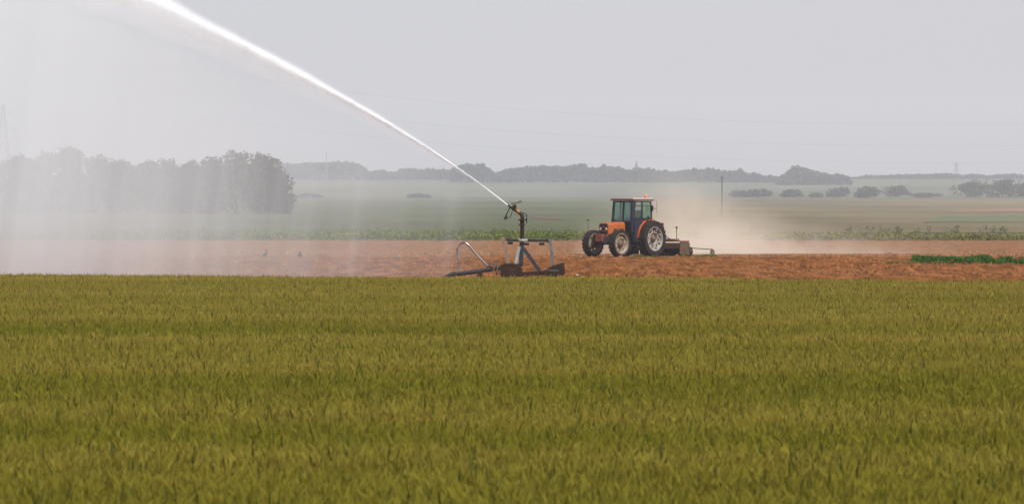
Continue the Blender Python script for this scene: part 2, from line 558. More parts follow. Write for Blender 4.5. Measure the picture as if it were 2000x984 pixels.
# ================================================================== WHEAT
def make_wheat():
    rng = np.random.default_rng(21)
    V, Q, MI = [], [], []
    cnt = 0

    def quad(p, mi):
        nonlocal cnt
        V.extend(p); Q.append((cnt, cnt + 1, cnt + 2, cnt + 3)); MI.append(mi); cnt += 4

    size, n = 2.0, 2300
    for i in range(n):
        x, y = rng.uniform(-size / 2, size / 2, 2)
        base = np.array([x, y, 0.0])
        h = rng.normal(0.448, 0.013) + (rng.uniform(.02, .085) if rng.uniform() < .05 else 0)
        ang = rng.uniform(0, 2 * math.pi)
        lean = rng.uniform(0.0, 0.10)
        top = base + np.array([math.cos(ang) * lean, math.sin(ang) * lean, h])
        w = np.array([math.cos(ang + 1.57), math.sin(ang + 1.57), 0])
        mid = base * 0.55 + top * 0.45 + np.array([0, 0, -0.02])
        neck = base * 0.16 + top * 0.84
        sw = 0.0022
        quad([mid - w * sw, mid + w * sw, neck + w * sw, neck - w * sw], 0)
        # the ear: two crossed spindles
        neck = top * .87 + base * .13; tip = top
        for k in (0, 1):
            ww = w if k == 0 else np.array([w[1], -w[0], 0])
            ew = rng.uniform(0.0028, 0.0045)
            quad([neck, neck * 0.6 + tip * 0.4 + ww * ew, tip, neck * 0.6 + tip * 0.4 - ww * ew], 0)
        # awns, a thin fan above the ear
        if rng.uniform() < 0.6:
            aw = tip + np.array([rng.normal(0, .018), rng.normal(0, .018), rng.uniform(.02, .05)])
            quad([neck * 0.4 + tip * 0.6 - w * .004, tip, aw, neck * 0.4 + tip * 0.6 + w * .004], 0)
        for k in range(3 + (rng.uniform() < .5)):
            a2 = rng.uniform(0, 2 * math.pi)
            d = np.array([math.cos(a2), math.sin(a2), 0]); s = np.array([-d[1], d[0], 0])
            st = base + (top - base) * rng.uniform(0.62, 0.90)
            ln = rng.uniform(.05, .10)
            up = rng.uniform(.4, 1.2)
            lw = rng.uniform(.0014, .0026)
            p0, p1 = st, st + d * ln * .35 + np.array([0, 0, ln * .45 * up])
            p2 = p1 + d * ln * .55 + np.array([0, 0, ln * (.10 * up - .15)])
            quad([p0 - s * lw * .6, p0 + s * lw * .6, p1 + s * lw, p1 - s * lw], 1)
            quad([p1 - s * lw, p1 + s * lw, p2 + s * .001, p2 - s * .001], 1)
    # late dark shoots standing up out of the canopy
    for i in range(34):
        cx, cy = rng.uniform(-size / 2, size / 2, 2)
        for k in range(rng.integers(1, 4)):
            x, y = cx + rng.normal(0, .03), cy + rng.normal(0, .03)
            a2 = rng.uniform(0, 6.28)
            s = np.array([math.cos(a2), math.sin(a2), 0])
            h = rng.uniform(.455, .545)
            lw = rng.uniform(.0045, .0085)
            ln = np.array([rng.normal(0, .03), rng.normal(0, .03), 0])
            p0 = np.array([x, y, .2]); p1 = np.array([x, y, h - .09]) + ln * .5; p2 = np.array([x, y, h]) + ln
            quad([p0 - s * lw, p0 + s * lw, p1 + s * lw, p1 - s * lw], 2)
            quad([p1 - s * lw, p1 + s * lw, p2 + s * .0015, p2 - s * .0015], 2)
    band = (0.035, 0.13, 0.0)
    m_ear = leaf_mat('wheat_ear', (0.205, 0.192, 0.018), (0.400, 0.298, 0.060), band, 0.48, 0.28, 0.72, third=(0.22, 0.195, 0.025), fine=0.35, far_bias=.10)
    m_leaf = leaf_mat('wheat_leaf', (0.140, 0.150, 0.012), (0.300, 0.236, 0.034), band, 0.48, 0.28, 0.72, third=(0.15, 0.155, 0.018), fine=0.45, far_bias=.10)
    m_dark = leaf_mat('wheat_late_shoot', (0.038, 0.052, 0.010), (0.075, 0.076, 0.016), (0.3, 0.4, 0), 0.25, 0.35, 0.65)
    o = np_mesh('wheat', np.array(V), np.array(Q), [m_ear, m_leaf, m_dark], MI)
    ng = bpy.data.node_groups.new('wheat_sward', 'GeometryNodeTree')
    ng.interface.new_socket('Geometry', in_out='INPUT', socket_type='NodeSocketGeometry')
    ng.interface.new_socket('Geometry', in_out='OUTPUT', socket_type='NodeSocketGeometry')
    N, L = ng.nodes, ng.links
    gi, go = N.new('NodeGroupInput'), N.new('NodeGroupOutput')
    gr = N.new('GeometryNodeMeshGrid')
    sx, sy, stp = 46.0, 101.0, 1.4
    gr.inputs['Size X'].default_value = sx; gr.inputs['Size Y'].default_value = sy
    gr.inputs['Vertices X'].default_value = int(sx / stp) + 1; gr.inputs['Vertices Y'].default_value = int(sy / stp) + 1
    sp = N.new('GeometryNodeSetPosition')
    L.new(gr.outputs['Mesh'], sp.inputs['Geometry'])
    pos = N.new('GeometryNodeInputPosition')
    sep = N.new('ShaderNodeSeparateXYZ'); L.new(pos.outputs[0], sep.inputs[0])
    # the far edge of the crop runs obliquely
    mul = N.new('ShaderNodeMath'); mul.operation = 'MULTIPLY'; mul.inputs[1].default_value = -0.62
    L.new(sep.outputs['X'], mul.inputs[0])
    cmb = N.new('ShaderNodeCombineXYZ'); L.new(mul.outputs[0], cmb.inputs['Y'])
    rv = N.new('FunctionNodeRandomValue'); rv.data_type = 'FLOAT_VECTOR'
    rv.inputs['Min'].default_value = (-.5, -.5, -.02); rv.inputs['Max'].default_value = (.5, .5, .02)
    av = N.new('ShaderNodeVectorMath'); av.operation = 'ADD'
    L.new(cmb.outputs[0], av.inputs[0]); L.new(rv.outputs['Value'], av.inputs[1])
    L.new(av.outputs[0], sp.inputs['Offset'])
    ip = N.new('GeometryNodeInstanceOnPoints')
    L.new(sp.outputs['Geometry'], ip.inputs['Points'])
    L.new(gi.outputs[0], ip.inputs['Instance'])
    rr = N.new('FunctionNodeRandomValue'); rr.data_type = 'FLOAT_VECTOR'
    rr.inputs['Min'].default_value = (0, 0, 0); rr.inputs['Max'].default_value = (0, 0, 6.2832); rr.inputs['Seed'].default_value = 4
    L.new(rr.outputs['Value'], ip.inputs['Rotation'])
    nzt = N.new('ShaderNodeTexNoise'); nzt.inputs['Scale'].default_value = 0.16
    L.new(pos.outputs[0], nzt.inputs['Vector'])
    mr = N.new('ShaderNodeMapRange'); L.new(nzt.outputs['Fac'], mr.inputs['Value'])
    mr.inputs['From Min'].default_value = .3; mr.inputs['From Max'].default_value = .7
    mr.inputs['To Min'].default_value = .93; mr.inputs['To Max'].default_value = 1.03
    cs = N.new('ShaderNodeCombineXYZ'); cs.inputs[0].default_value = 1; cs.inputs[1].default_value = 1
    L.new(mr.outputs[0], cs.inputs[2]); L.new(cs.outputs[0], ip.inputs['Scale'])
    L.new(ip.outputs[0], go.inputs[0])
    md = o.modifiers.new('sward', 'NODES'); md.node_group = ng
    o.location = (0, 20.5 + sy / 2, 0)
    tag(o, 'dense green wheat turning olive across the near field', 'wheat', kind='stuff')


make_wheat()

# ================================================================== LEAFY STRIPS
def leafy_strip():
    rng = np.random.default_rng(3)
    n = 60000
    x = rng.uniform(-75, 75, n)
    y = 487.5 + 22 * rng.uniform(0, 1, n) ** 1.6
    px = 1000 + x / y * F
    right = sm(1150, 1500, px)
    hmax = (0.78 + 0.22 * noise1(x * 0.7, 4) + 0.10 * noise1(x * 3, 8)) * (1 - 0.28 * right)
    hmax = hmax * (0.72 + 0.28 * sm(487, 494, y))
    z = hmax * rng.uniform(0, 1, n) ** 0.55
    P = np.stack([x, y, z], 1)
    V, Q = leaf_quads(P, 0.15, 0.55, 0.8, rng)
    yel = (rng.uniform(size=n) < .75 * sm(1200, 1650, 1000 + x / y * F)).astype(int) * 2
    # tall weeds standing out of the strip
    ws = []
    for k in range(110):
        px = rng.uniform(1650, 2400) if k < 60 else rng.uniform(-200, 1150)
        yy = rng.uniform(495, 520); xx = (px - 1000) / F * yy
        h = rng.uniform(.9, 1.3) if k < 60 else rng.uniform(.9, 1.25)
        m = 26
        zz = rng.uniform(.3, 1, m) * h
        ws.append(np.stack([xx + rng.normal(0, .30, m) * (1.25 - zz / h), yy + rng.normal(0, .1, m), zz], 1))
    W = np.concatenate(ws)
    V2, Q2 = leaf_quads(W, 0.11, 0.4, 1.0, rng)
    m1 = leaf_mat('strip_leaf', (0.115, 0.165, 0.020), (0.20, 0.215, 0.036), (0.25, 0.2, 1.5), 0.35, third=(0.0497, 0.0895, 0.0199), fine=0.7)
    m2 = leaf_mat('weed_leaf', (0.0994, 0.1207, 0.0596), (0.1349, 0.1491, 0.0781), (0.35, 0.35, 0.35), 0.3)
    o = np_mesh('leafy_strip', np.concatenate([V, V2]), np.concatenate([Q, Q2 + len(V)]), [m1, m2, leaf_mat('dry_strip_leaf', (0.16, 0.145, 0.045), (0.23, 0.195, 0.07), (.25, .2, 1.5), .35)],
                np.concatenate([yel, np.ones(len(Q2))]))
    tag(o, 'long bright green strip of leafy crop and weeds along the far edge of the soil', 'crop', kind='stuff')

    # the dark green potato-like patch on the right
    d0 = 223.0
    x0 = (1790 - 1000) / F * d0
    n = 15000
    x = x0 + (rng.uniform(0, 1, n) * 26)
    y = d0 + rng.uniform(0, 1, n) ** 1.4 * 3.2
    h = 0.29 + 0.10 * noise1(x * 1.6, 6, 3) + 0.05 * noise1(x * .35, 2, 1)
    h = h * sm(0, .35, x - x0 + .25)
    gap = sm(-.6, -.2, noise1(x * 1.1, 14, 2))
    z = np.clip(h * rng.uniform(0, 1, n) ** 0.5 * (0.35 + .65 * gap), 0.01, None)
    V, Q = leaf_quads(np.stack([x, y, z], 1), 0.062, 0.6, 0.9, rng)
    n2 = 60   # small pale blossoms
    xb = x0 + .5 + rng.uniform(0, 1, n2) * 24
    B = np.stack([xb, d0 - .05 + rng.uniform(0, .5, n2), rng.uniform(.02, .24, n2)], 1)
    V2, Q2 = leaf_quads(B, 0.034, 0.9, 0.5, rng)
    n3 = 500  # sparse yellowish weeds before the patch begins
    x3 = x0 - rng.uniform(0, 1.15, n3)
    P3 = np.stack([x3, d0 + rng.uniform(0, 1.2, n3), rng.uniform(0, .08, n3) + .05 * (rng.uniform(size=n3) > .9)], 1)
    V3, Q3 = leaf_quads(P3, 0.05, 0.35, 1.4, rng)
    m1 = leaf_mat('patch_leaf', (0.026, 0.074, 0.006), (0.060, 0.130, 0.012), (2.5, 1, 3), 0.3, third=(0.06, 0.135, 0.03), fine=0.6)
    m2 = leaf_mat('pale_blossom', (0.6163, 0.5964, 0.4473), (0.656, 0.6362, 0.497), (1, 1, 1), 0.3)
    m3 = leaf_mat('yellow_weed', (0.1491, 0.1292, 0.0298), (0.1889, 0.1491, 0.0398), (1, 1, 1), 0.3)
    o = np_mesh('leafy_patch', np.concatenate([V, V2, V3]), np.concatenate([Q, Q2 + len(V), Q3 + len(V) + len(V2)]), [m1, m2, m3],
                np.concatenate([np.zeros(len(Q)), np.ones(len(Q2)), np.full(len(Q3), 2)]))
    tag(o, 'dark green leafy patch with pale flecks on the bare soil', 'crop', kind='stuff')

    # weeds at the tractor's track
    n = 900
    px = rng.uniform(1235, 1400, n)
    dd = rng.uniform(262, 268.5, n)
    cl = sm(-.25, .3, noise1(px * .06, 44, 2))
    P = np.stack([(px - 1000) / F * dd, dd, rng.uniform(0, .11, n) * cl + .01], 1)
    V, Q = leaf_quads(P, 0.06, 0.4, 1.5, rng)
    o = np_mesh('low_weeds', V, Q, [leaf_mat('low_weed_leaf', (0.0596, 0.0845, 0.0199), (0.1392, 0.1292, 0.0348), (2, 1, 1), .3)])
    tag(o, 'low green weeds on the soil in front of the implement', 'weeds', kind='stuff')


leafy_strip()

# ================================================================== TREES AND WOODS
def foliage_mat(name, c0, c1, sc):
    return leaf_mat(name, c0, c1, (sc, sc, sc), 0.25, 0.35, 0.65, third=(c0[0] * .6, c0[1] * .6, c0[2] * .6), fine=0.6)


M['grove_leaf'] = foliage_mat('grove_foliage', (0.0338, 0.0457, 0.0219), (0.0596, 0.0736, 0.0318), 0.4)
M['hedge_leaf'] = foliage_mat('hedgerow_foliage', (0.062, 0.070, 0.045), (0.095, 0.103, 0.062), 0.25)
M['hedge_tree'] = foliage_mat('hedge_tree_foliage', (0.060, 0.066, 0.046), (0.095, 0.10, 0.066), 0.25)
M['wood_leaf'] = foliage_mat('skyline_foliage', (0.0358, 0.0457, 0.0318), (0.0547, 0.0656, 0.0447), 0.1)


def crown_points(w, h, z0, rng, n, lobes=14):
    """points through an uneven crown made of several lobes; gaps left between them"""
    P = []
    L = []
    for i in range(lobes):
        t = (i + .5) / lobes
        zc = z0 + (h - z0) * (0.12 + 0.76 * t)
        env = max(.35, math.sin(math.pi * min(.92, 0.42 + 0.50 * t))) ** .7
        a = rng.uniform(0, 6.283); rr = rng.uniform(.3, .95) * w * .5 * env
        s = rng.uniform(.13, .30) * w * (0.75 + .35 * env)
        L.append((math.cos(a) * rr, math.sin(a) * rr, zc, s, s * rng.uniform(.7, .95)))
    L.append((0, 0, (z0 + h) * .5, w * .30, (h - z0) * .36))
    L.append((rng.normal(0, w * .06), 0, h - w * .20, w * .21, w * .20))
    k = n // len(L)
    for (x, y, z, s, sz) in L:
        v = rng.normal(size=(k, 3)); v /= np.linalg.norm(v, axis=1)[:, None]
        r = np.where(rng.uniform(size=k) < .12, rng.uniform(1.0, 1.28, k), rng.uniform(.35, 1.0, k) ** .5)
        P.append(np.stack([x + v[:, 0] * s * r, y + v[:, 1] * s * r, z + v[:, 2] * sz * r], 1))
    P = np.concatenate(P)
    lo, hi = np.percentile(P[:, 2], (.5, 99.7))
    P[:, 2] = z0 + (P[:, 2] - lo) * (h - z0) / (hi - lo)
    return P[P[:, 2] > max(.1, z0 * .3)]


def tree(name, loc, w, h, z0, leaf, n, m_, label, group, seed, trunk_r=.25):
    rng = np.random.default_rng(seed)
    root = empty(name, loc, rng.uniform(0, 6.28), label, 'tree', group)
    V, Q = leaf_quads(crown_points(w, h, z0, rng, n), leaf, .7, 0.3, rng)
    np_mesh('crown', V, Q, m_, parent=root)
    t = MB()
    t.tube([(0, 0, -.3), (.05, 0, z0 + .5), (.15, .05, h * .55), (.1, 0, h * .8)], [trunk_r * 1.3, trunk_r, trunk_r * .6, trunk_r * .2], 7)
    for k in range(5):
        a = rng.uniform(0, 6.28); zz = z0 + (h - z0) * rng.uniform(.05, .5)
        t.tube([(.08, 0, zz), (math.cos(a) * w * .16, math.sin(a) * w * .16, zz + h * .10), (math.cos(a) * w * .32, math.sin(a) * w * .32, zz + h * .2)],
               [trunk_r * .45, trunk_r * .28, trunk_r * .1], 5)
    t.build('trunk', M['bark'], root, smooth=True)
    return root


GROVE = 'broadleaf trees of the grove in the spray'
grove = [(-20, 311, 64, 'pale tree cut by the edge of the photo, faintest in the spray'),
         (42, 307, 66, 'very faint tree beside the one cut by the edge of the photo'),
         (92, 300, 62, 'faint tree stepping up to the highest crown of the grove'),
         (138, 290, 78, 'highest and broadest crown of the faint half of the grove'),
         (188, 308, 60, 'faint tree stepping down behind the highest crown'),
         (236, 315, 58, 'lower faint tree, fifth counted back from the tall pair of grove crowns'),
         (284, 317, 58, 'lower faint tree, fourth counted back from the tall pair of grove crowns'),
         (328, 315, 54, 'mid grey tree, third counted back from the tall pair of grove crowns'),
         (370, 319, 48, 'lowest narrow crown just before the tall pair of grove crowns'),
         (414, 309, 56, 'narrow tree leaning against the tall dense crown near the open end'),
         (461, 299, 84, 'tallest dense dark tree near the open end of the grove'),
         (514, 305, 66, 'dark tree right behind the last bush of the grove'),
         (538, 330, 42, 'short dark tree that ends the grove beside the open field')]
for i, (px, top, wpx, lab) in enumerate(grove):
    d = 1395 + 22 * math.sin(i * 2.3)
    s = F / d
    p = ground_at(px, 418); p.x = (px - 1000) / F * d; p.y = d; p.z = float(terrain(d))
    h = CAMZ + (HOR - top) / s - p.z
    tree('broadleaf_tree', p, wpx / s * 1.42, h, .2, .52, 3000, M['grove_leaf'], lab, GROVE, 100 + i)

HEDGE = 'hedgerow trees and bushes of the far stubble'
hedge = [(1452, 373, 34, 386, 'low wide bush at the start of the far hedgerow, behind the wooden pole'),
         (1484, 370, 38, 386, 'low rounded bush next to the first hedgerow bush'),
         (1548, 371, 28, 386, 'small lone bush below the big hill wood'),
         (1597, 378, 22, 386, 'tiny low bush between the lone bush and the squat one'),
         (1641, 367, 40, 386, 'squat wide bush under the tail of the hill wood'),
         (1698, 365, 44, 387, 'rounded bush between the squat one and the pointed one'),
         (1752, 363, 40, 385, 'rounded bush with a pointed top in the middle of the far hedgerow'),
         (1806, 378, 44, 386, 'flat low thicket between the pointed bush and the steel pylon'),
         (1896, 353, 52, 386, 'dark full round tree just past the steel pylon'),
         (1957, 351, 56, 386, 'dark tree with an uneven top between the round tree and the cut-off one'),
         (2006, 358, 48, 386, 'dark tree cut off by the edge of the photo')]
for i, (px, top, wpx, base, lab) in enumerate(hedge):
    p = ground_at(px, base)
    s = F / p.y
    h = (base - top) / s
    tree('hedgerow_tree', p, wpx / s * 1.25, h, .2, .62, 1500, M['hedge_tree'], lab, HEDGE, 300 + i, .3)


def wood(name, label, pts, base, leaf=1.3, per_px=26, depth=60, m_=None, seed=1, rag=2.2):
    """a far wood read as one mass: pts = (photo x, photo row of its top)"""
    rng = np.random.default_rng(seed)
    p0, p1 = pts[0][0], pts[-1][0]
    n = int((p1 - p0) * per_px)
    px = rng.uniform(p0, p1, n)
    top = np.interp(px, [q[0] for q in pts], [q[1] for q in pts])
    d0 = dist_of_row(base)
    s = F / d0
    # each tree of the wood makes its own round top
    top = top - (1 - ((px / 11.0 + .6 * noise1(px / 30.0, seed + 9, 1)) % 1.0 * 2 - 1) ** 2) * rag * (1 + noise1(np.floor(px / 11.0 + .6 * noise1(px / 30.0, seed + 9, 1)) * 7.3, seed + 5, 1)) * 1.3 + rag * .9
    hh = np.clip((base - top) / s, 0.6, None)
    dd = d0 + rng.uniform(0, depth, n)
    z = terrain(dd) + hh * rng.uniform(0, 1, n) ** .6
    V, Q = leaf_quads(np.stack([(px - 1000) / F * dd, dd, z], 1), leaf, .75, .3, rng)
    o = np_mesh(name, V, Q, m_ or M['wood_leaf'])
    return tag(o, label, 'wood', kind='stuff')


wood('skyline_wood', 'long blue-grey wood on the skyline behind the water cannon and the tractor',
     [(880, 332), (905, 322), (920, 321), (945, 323), (956, 330), (968, 339), (985, 334), (1010, 328), (1040, 327), (1070, 325), (1110, 327), (1125, 324),
      (1136, 321), (1148, 327), (1165, 330), (1180, 322), (1192, 328), (1208, 326), (1222, 333), (1240, 333), (1262, 331), (1290, 336), (1320, 336), (1350, 333),
      (1390, 330), (1410, 336), (1425, 338), (1445, 333), (1460, 340), (1500, 345), (1530, 348)], 357, seed=2)
wood('misty_skyline_wood', 'faint flat-topped wood on the skyline behind the grove and the spray',
     [(470, 322), (560, 321), (600, 319), (640, 318), (690, 319), (708, 325), (722, 337), (745, 332), (760, 337), (775, 336), (790, 330), (830, 332), (870, 334), (885, 334)],
     352, seed=3)
wood('thin_skyline_wood', 'thin low belt of trees on the skyline past the hill wood',
     [(1660, 350), (1690, 345), (1740, 343), (1800, 342), (1850, 340), (1880, 344), (1900, 341), (1925, 345), (1960, 341), (2000, 343), (2100, 342), (2250, 345)], 350, leaf=1.1, seed=4, rag=1.2)
wood('hill_wood', 'dark humped wood on the slope with its high end towards the church',
     [(1516, 356), (1524, 347), (1538, 338), (1548, 328), (1558, 326), (1572, 329), (1590, 335), (1606, 340), (1625, 343), (1640, 342), (1655, 345), (1664, 355)],
     362, leaf=1.2, per_px=60, depth=40, m_=M['hedge_leaf'], seed=5, rag=1.5)
wood('far_thicket', 'smudge of dark thicket in the pale field behind the spray',
     [(580, 383), (596, 380), (620, 381), (630, 385)], 387, leaf=.8, per_px=14, seed=6, rag=1.0)
wood('far_thicket', 'smudge of dark thicket in the pale field just before the water jet leaves the cannon',
     [(796, 383), (806, 380), (825, 382), (842, 384)], 387, leaf=.8, per_px=18, seed=8, rag=1.0)

# ================================================================== FAR STRUCTURES
def pylon(loc, h, w, label, arms=((.78, .34), (.92, .24))):
    root = empty('lattice_pylon', loc, R(20), label, 'pylon')
    t = MB()
    lv = [0, .18, .34, .48, .60, .70, .78, .85, .92, 1.0]
    wd = lambda u: w * (1 - u) ** 1.15 * .5 + w * .035
    r = max(.04, h * .0030)
    for i in range(len(lv) - 1):
        a, b = lv[i], lv[i + 1]
        ca = [Vector((sx * wd(a), sy * wd(a), a * h)) for sx, sy in ((-1, -1), (1, -1), (1, 1), (-1, 1))]
        cb = [Vector((sx * wd(b), sy * wd(b), b * h)) for sx, sy in ((-1, -1), (1, -1), (1, 1), (-1, 1))]
        for k in range(4):
            t.tube([ca[k], cb[k]], r, 4)
            t.tube([ca[k], cb[(k + 1) % 4]], r * .6, 4)
            t.tube([cb[k], cb[(k + 1) % 4]], r * .6, 4)
    t.build('lattice_tower', M['lattice'], root)
    for (u, ln) in arms:
        for sx in (-1, 1):
            a = MB()
            a.tube([(0, 0, u * h), (sx * ln * w * 1.6, 0, u * h)], r * .9, 4)
            a.tube([(0, 0, u * h + h * .045), (sx * ln * w * 1.6, 0, u * h)], r * .7, 4)
            a.tube([(sx * ln * w * 1.6, 0, u * h), (sx * ln * w * 1.6, 0, u * h - h * .045)], r * .7, 5)
            a.build('cross_arm', M['lattice'], root)
    return root


p = ground_at(1868, 385)
pylon(p, 65 / (F / p.y) * 1.04, 4.2, 'small steel lattice pylon beside the dark round tree')
d = 1520
p = Vector(((6 - 1000) / F * d, d, float(terrain(d))))
pylon(p, CAMZ + (HOR - 205) / (F / d) - p.z, 6.0, 'tall lattice pylon fading into the spray above the grove')


def pole(name, px, top, base, label, arm=True, r=.13, m_=None):
    p = ground_at(px, base)
    h = (base - top) / (F / p.y)
    root = empty(name, p, 0, label, 'pole')
    t = MB(); t.tube([(0, 0, -.3), (0, 0, h * .5), (.03, 0, h)], [r * 1.2, r, r * .8], 8)
    t.build('pole_shaft', m_ or M['wood'], root, smooth=True)
    if arm:
        t = MB(); t.box((0, 0, h * .955), (1.0, .12, .14))
        t.build('cross_arm', m_ or M['wood'], root)
        for x in (-.42, 0.0, .42):
            q = MB(); q.lathe([(.02, 0), (.07, .06), (.09, .2), (.05, .3), (.0, .34)], (x, 0, h * .955 + .07 if x else h), 'z', 8)
            q.build('insulator', M['lattice'], root, smooth=True)
    return root


pole('utility_pole', 1410, 345, 424, 'dark wooden utility pole standing in the stubble behind the dust', r=.17)
pole('utility_pole', 1927, 346, 386, 'short wooden pole between the two dark hedgerow trees', r=.22)
pole('utility_pole', 1371, 334, 357, 'faint pole on the skyline wood between the church and the wooden pole', False, r=.35)
pole('radio_mast', 638, 297, 352, 'thin mast rising above the faint flat-topped wood', False, r=.42, m_=M['lattice'])

# overhead wires
CAB = 'overhead wires across the sky'
for i, (pts, lab) in enumerate([
        ([(300, 120), (900, 202), (1150, 226), (1500, 238), (2000, 243), (2600, 236)], 'topmost faint overhead wire'),
        ([(300, 172), (950, 252), (1200, 270), (1560, 282), (2000, 285), (2600, 278)], 'middle faint overhead wire'),
        ([(300, 215), (950, 287), (1200, 303), (1560, 316), (1970, 319), (2600, 312)], 'lowest faint overhead wire, just above the skyline')]):
    xs = np.linspace(pts[0][0], pts[-1][0], 60)
    c = np.polyfit([q[0] for q in pts], [q[1] for q in pts], 3)
    w = MB()
    w.tube([at(x, float(np.polyval(c, x)), 1150 + (x - 300) * .12) for x in xs], 0.010, 5)
    o = w.build('overhead_wire', M['cable'])
    tag(o, lab, 'wire', CAB)

# church
p = ground_at(1243, 356)
s = F / p.y
root = empty('church', p, R(25), 'village church with a slender pointed spire above the skyline wood', 'church')
t = MB(); t.box((0, 0, 4.6), (3.2, 3.2, 9.4), cham=.05); t.box((0, 0, 9.35), (3.5, 3.5, .3))
for sx in (-1, 1):
    t.box((sx * .7, -1.62, 7.6), (.5, .1, 1.3)); t.box((sx * 1.62, -.6, 7.6), (.1, .5, 1.3))
t.build('tower', M['church_wall'], root)
t = MB(); t.add([(-1.55, -1.55, 9.5), (1.55, -1.55, 9.5), (1.55, 1.55, 9.5), (-1.55, 1.55, 9.5), (-.75, -.75, 12), (.75, -.75, 12), (.75, .75, 12), (-.75, .75, 12), (0, 0, 44 / s)],
                [(0, 1, 5, 4), (1, 2, 6, 5), (2, 3, 7, 6), (3, 0, 4, 7), (4, 5, 8), (5, 6, 8), (6, 7, 8), (7, 4, 8), (0, 3, 2, 1)])
t.build('spire', M['slate'], root)
t = MB(); t.box((7, 0, 2.4), (10.6, 5.4, 4.8)); t.build('nave', M['church_wall'], root)
t = MB(); t.add([(1.66, -2.9, 4.81), (12.5, -2.9, 4.81), (12.5, 2.9, 4.81), (1.66, 2.9, 4.81), (1.66, 0, 8), (12.5, 0, 8)], [(0, 1, 5, 4), (2, 3, 4, 5), (0, 4, 3), (1, 2, 5), (0, 3, 2, 1)])
t.build('nave_roof', M['slate'], root)

# ================================================================== TRACTOR
def wheel(name, parent, cx, cy, Rw, Rr, W, side, front):
    """side = +1 faces +y. tyre with chevron lugs, dished rim with slots, hub"""
    root = empty(name, (cx, cy, Rw - .02))
    root.parent = parent
    w2 = W / 2
    t = MB()
    t.lathe([(Rr - .015, -w2 * .80), (Rr + .03, -w2 * .92), (Rr + (Rw - Rr) * .45, -w2), (Rw - .075, -w2 * .93), (Rw - .045, -w2 * .72), (Rw - .035, 0),
             (Rw - .045, w2 * .72), (Rw - .075, w2 * .93), (Rr + (Rw - Rr) * .45, w2), (Rr + .03, w2 * .92), (Rr - .015, w2 * .80)], n=56)
    nl = 22 if front else 24
    for k in range(nl):
        for sy in (-1, 1):
            a0 = 2 * math.pi * (k + (.5 if sy > 0 else 0)) / nl
            a1 = a0 + 2 * math.pi / nl * .95
            vs = []
            dw = .24 * 2 * math.pi / nl
            for (aa, yy, r0, r1) in ((a0, sy * .01, Rw - .05, Rw), (a1, sy * w2 * .98, Rw - .11, Rw - .025)):
                for da in (-dw, dw):
                    for rr in (r0, r1):
                        vs.append((rr * math.cos(aa + da), yy, rr * math.sin(aa + da)))
            t.add(vs, [(0, 1, 3, 2), (4, 6, 7, 5), (0, 4, 5, 1), (2, 3, 7, 6), (1, 5, 7, 3), (0, 2, 6, 4)], 1)
    t.build('tyre', [M['tyre'], M['lug']], root, smooth=True)
    rm = M['rim_cream'] if front else M['rim_white']
    t = MB()
    f = side
    # flange and well
    t.lathe([(Rr + .012, f * w2 * .84), (Rr + .004, f * w2 * .90), (Rr - .035, f * w2 * .86), (Rr - .06, f * w2 * .55), (Rr - .085, f * w2 * .30)], n=48)
    t.lathe([(Rr + .012, -f * w2 * .84), (Rr - .035, -f * w2 * .86), (Rr - .06, -f * w2 * .3), (Rr - .085, f * w2 * .28)], n=48)
    # dish: inner plate, slotted ring
    yd = f * w2 * .34
    ri, ro = Rr * .56, Rr - .085
    t.lathe([(.10, yd - f * .05), (ri * .80, yd - f * .05), (ri * .90, yd + f * .03), (ri, yd)], n=48)
    ns = 8
    for k in range(ns):
        a0 = 2 * math.pi * k / ns + .2
        a1 = a0 + 2 * math.pi / ns * (.80 if front else .76)
        vs, fs = [], []
        for j in range(6):
            a = a0 + (a1 - a0) * j / 5
            for rr in (ri, ro):
                vs.append((rr * math.cos(a), yd - f * .01 * (rr == ro), rr * math.sin(a)))
        for j in range(5):
            fs.append((2 * j, 2 * j + 1, 2 * j + 3, 2 * j + 2))
        t.add(vs, fs)
    t.lathe([(ro - .02, yd - f * .012), (ro + .03, yd - f * .012)], n=48)
    if not front:   # bolted lugs that hold the rim to the dish
        for k in range(8):
            a = 2 * math.pi * (k + .5) / 8
            t.box(((ro - .01) * math.cos(a), yd + f * .05, (ro - .01) * math.sin(a)), (.10, .08, .07), Matrix.Rotation(-a, 3, 'Y'))
    t.build('rim', rm, root, smooth=True)
    t = MB()
    hr = .17 if front else .13
    t.lathe([(hr * 1.15, yd - f * .06), (hr * 1.1, yd + f * .01), (hr, yd + f * .06), (hr * .6, yd + f * .11), (0.001, yd + f * .12)], n=20)
    for k in range(8):
        a = 2 * math.pi * k / 8
        t.tube([(hr * 1.5 * math.cos(a), yd - f * .05, hr * 1.5 * math.sin(a)), (hr * 1.5 * math.cos(a), yd - f * .015, hr * 1.5 * math.sin(a))], .018, 6)
    t.lathe([(hr * .9, -f * w2 * .9), (hr * .9, yd - f * .05)], n=14)
    t.build('hub', M['hub'], root, smooth=True)
    return root


TH = R(50)
left = Vector((math.sin(TH), -math.cos(TH), 0))
T_OR = Vector(((1273.2 - 1000) / F * 270, 270, 0)) - left * .85
tr = empty('tractor', T_OR, math.pi + TH, 'old orange tractor with pale wheel rims pulling an implement through dust', 'tractor')
wheel('rear_wheel', tr, 0, .85, .865, .575, .46, 1, False)
wheel('rear_wheel', tr, 0, -.85, .865, .575, .46, -1, False)
wheel('front_wheel', tr, 2.40, .80, .645, .485, .36, 1, True)
wheel('front_wheel', tr, 2.40, -.80, .645, .485, .36, -1, True)

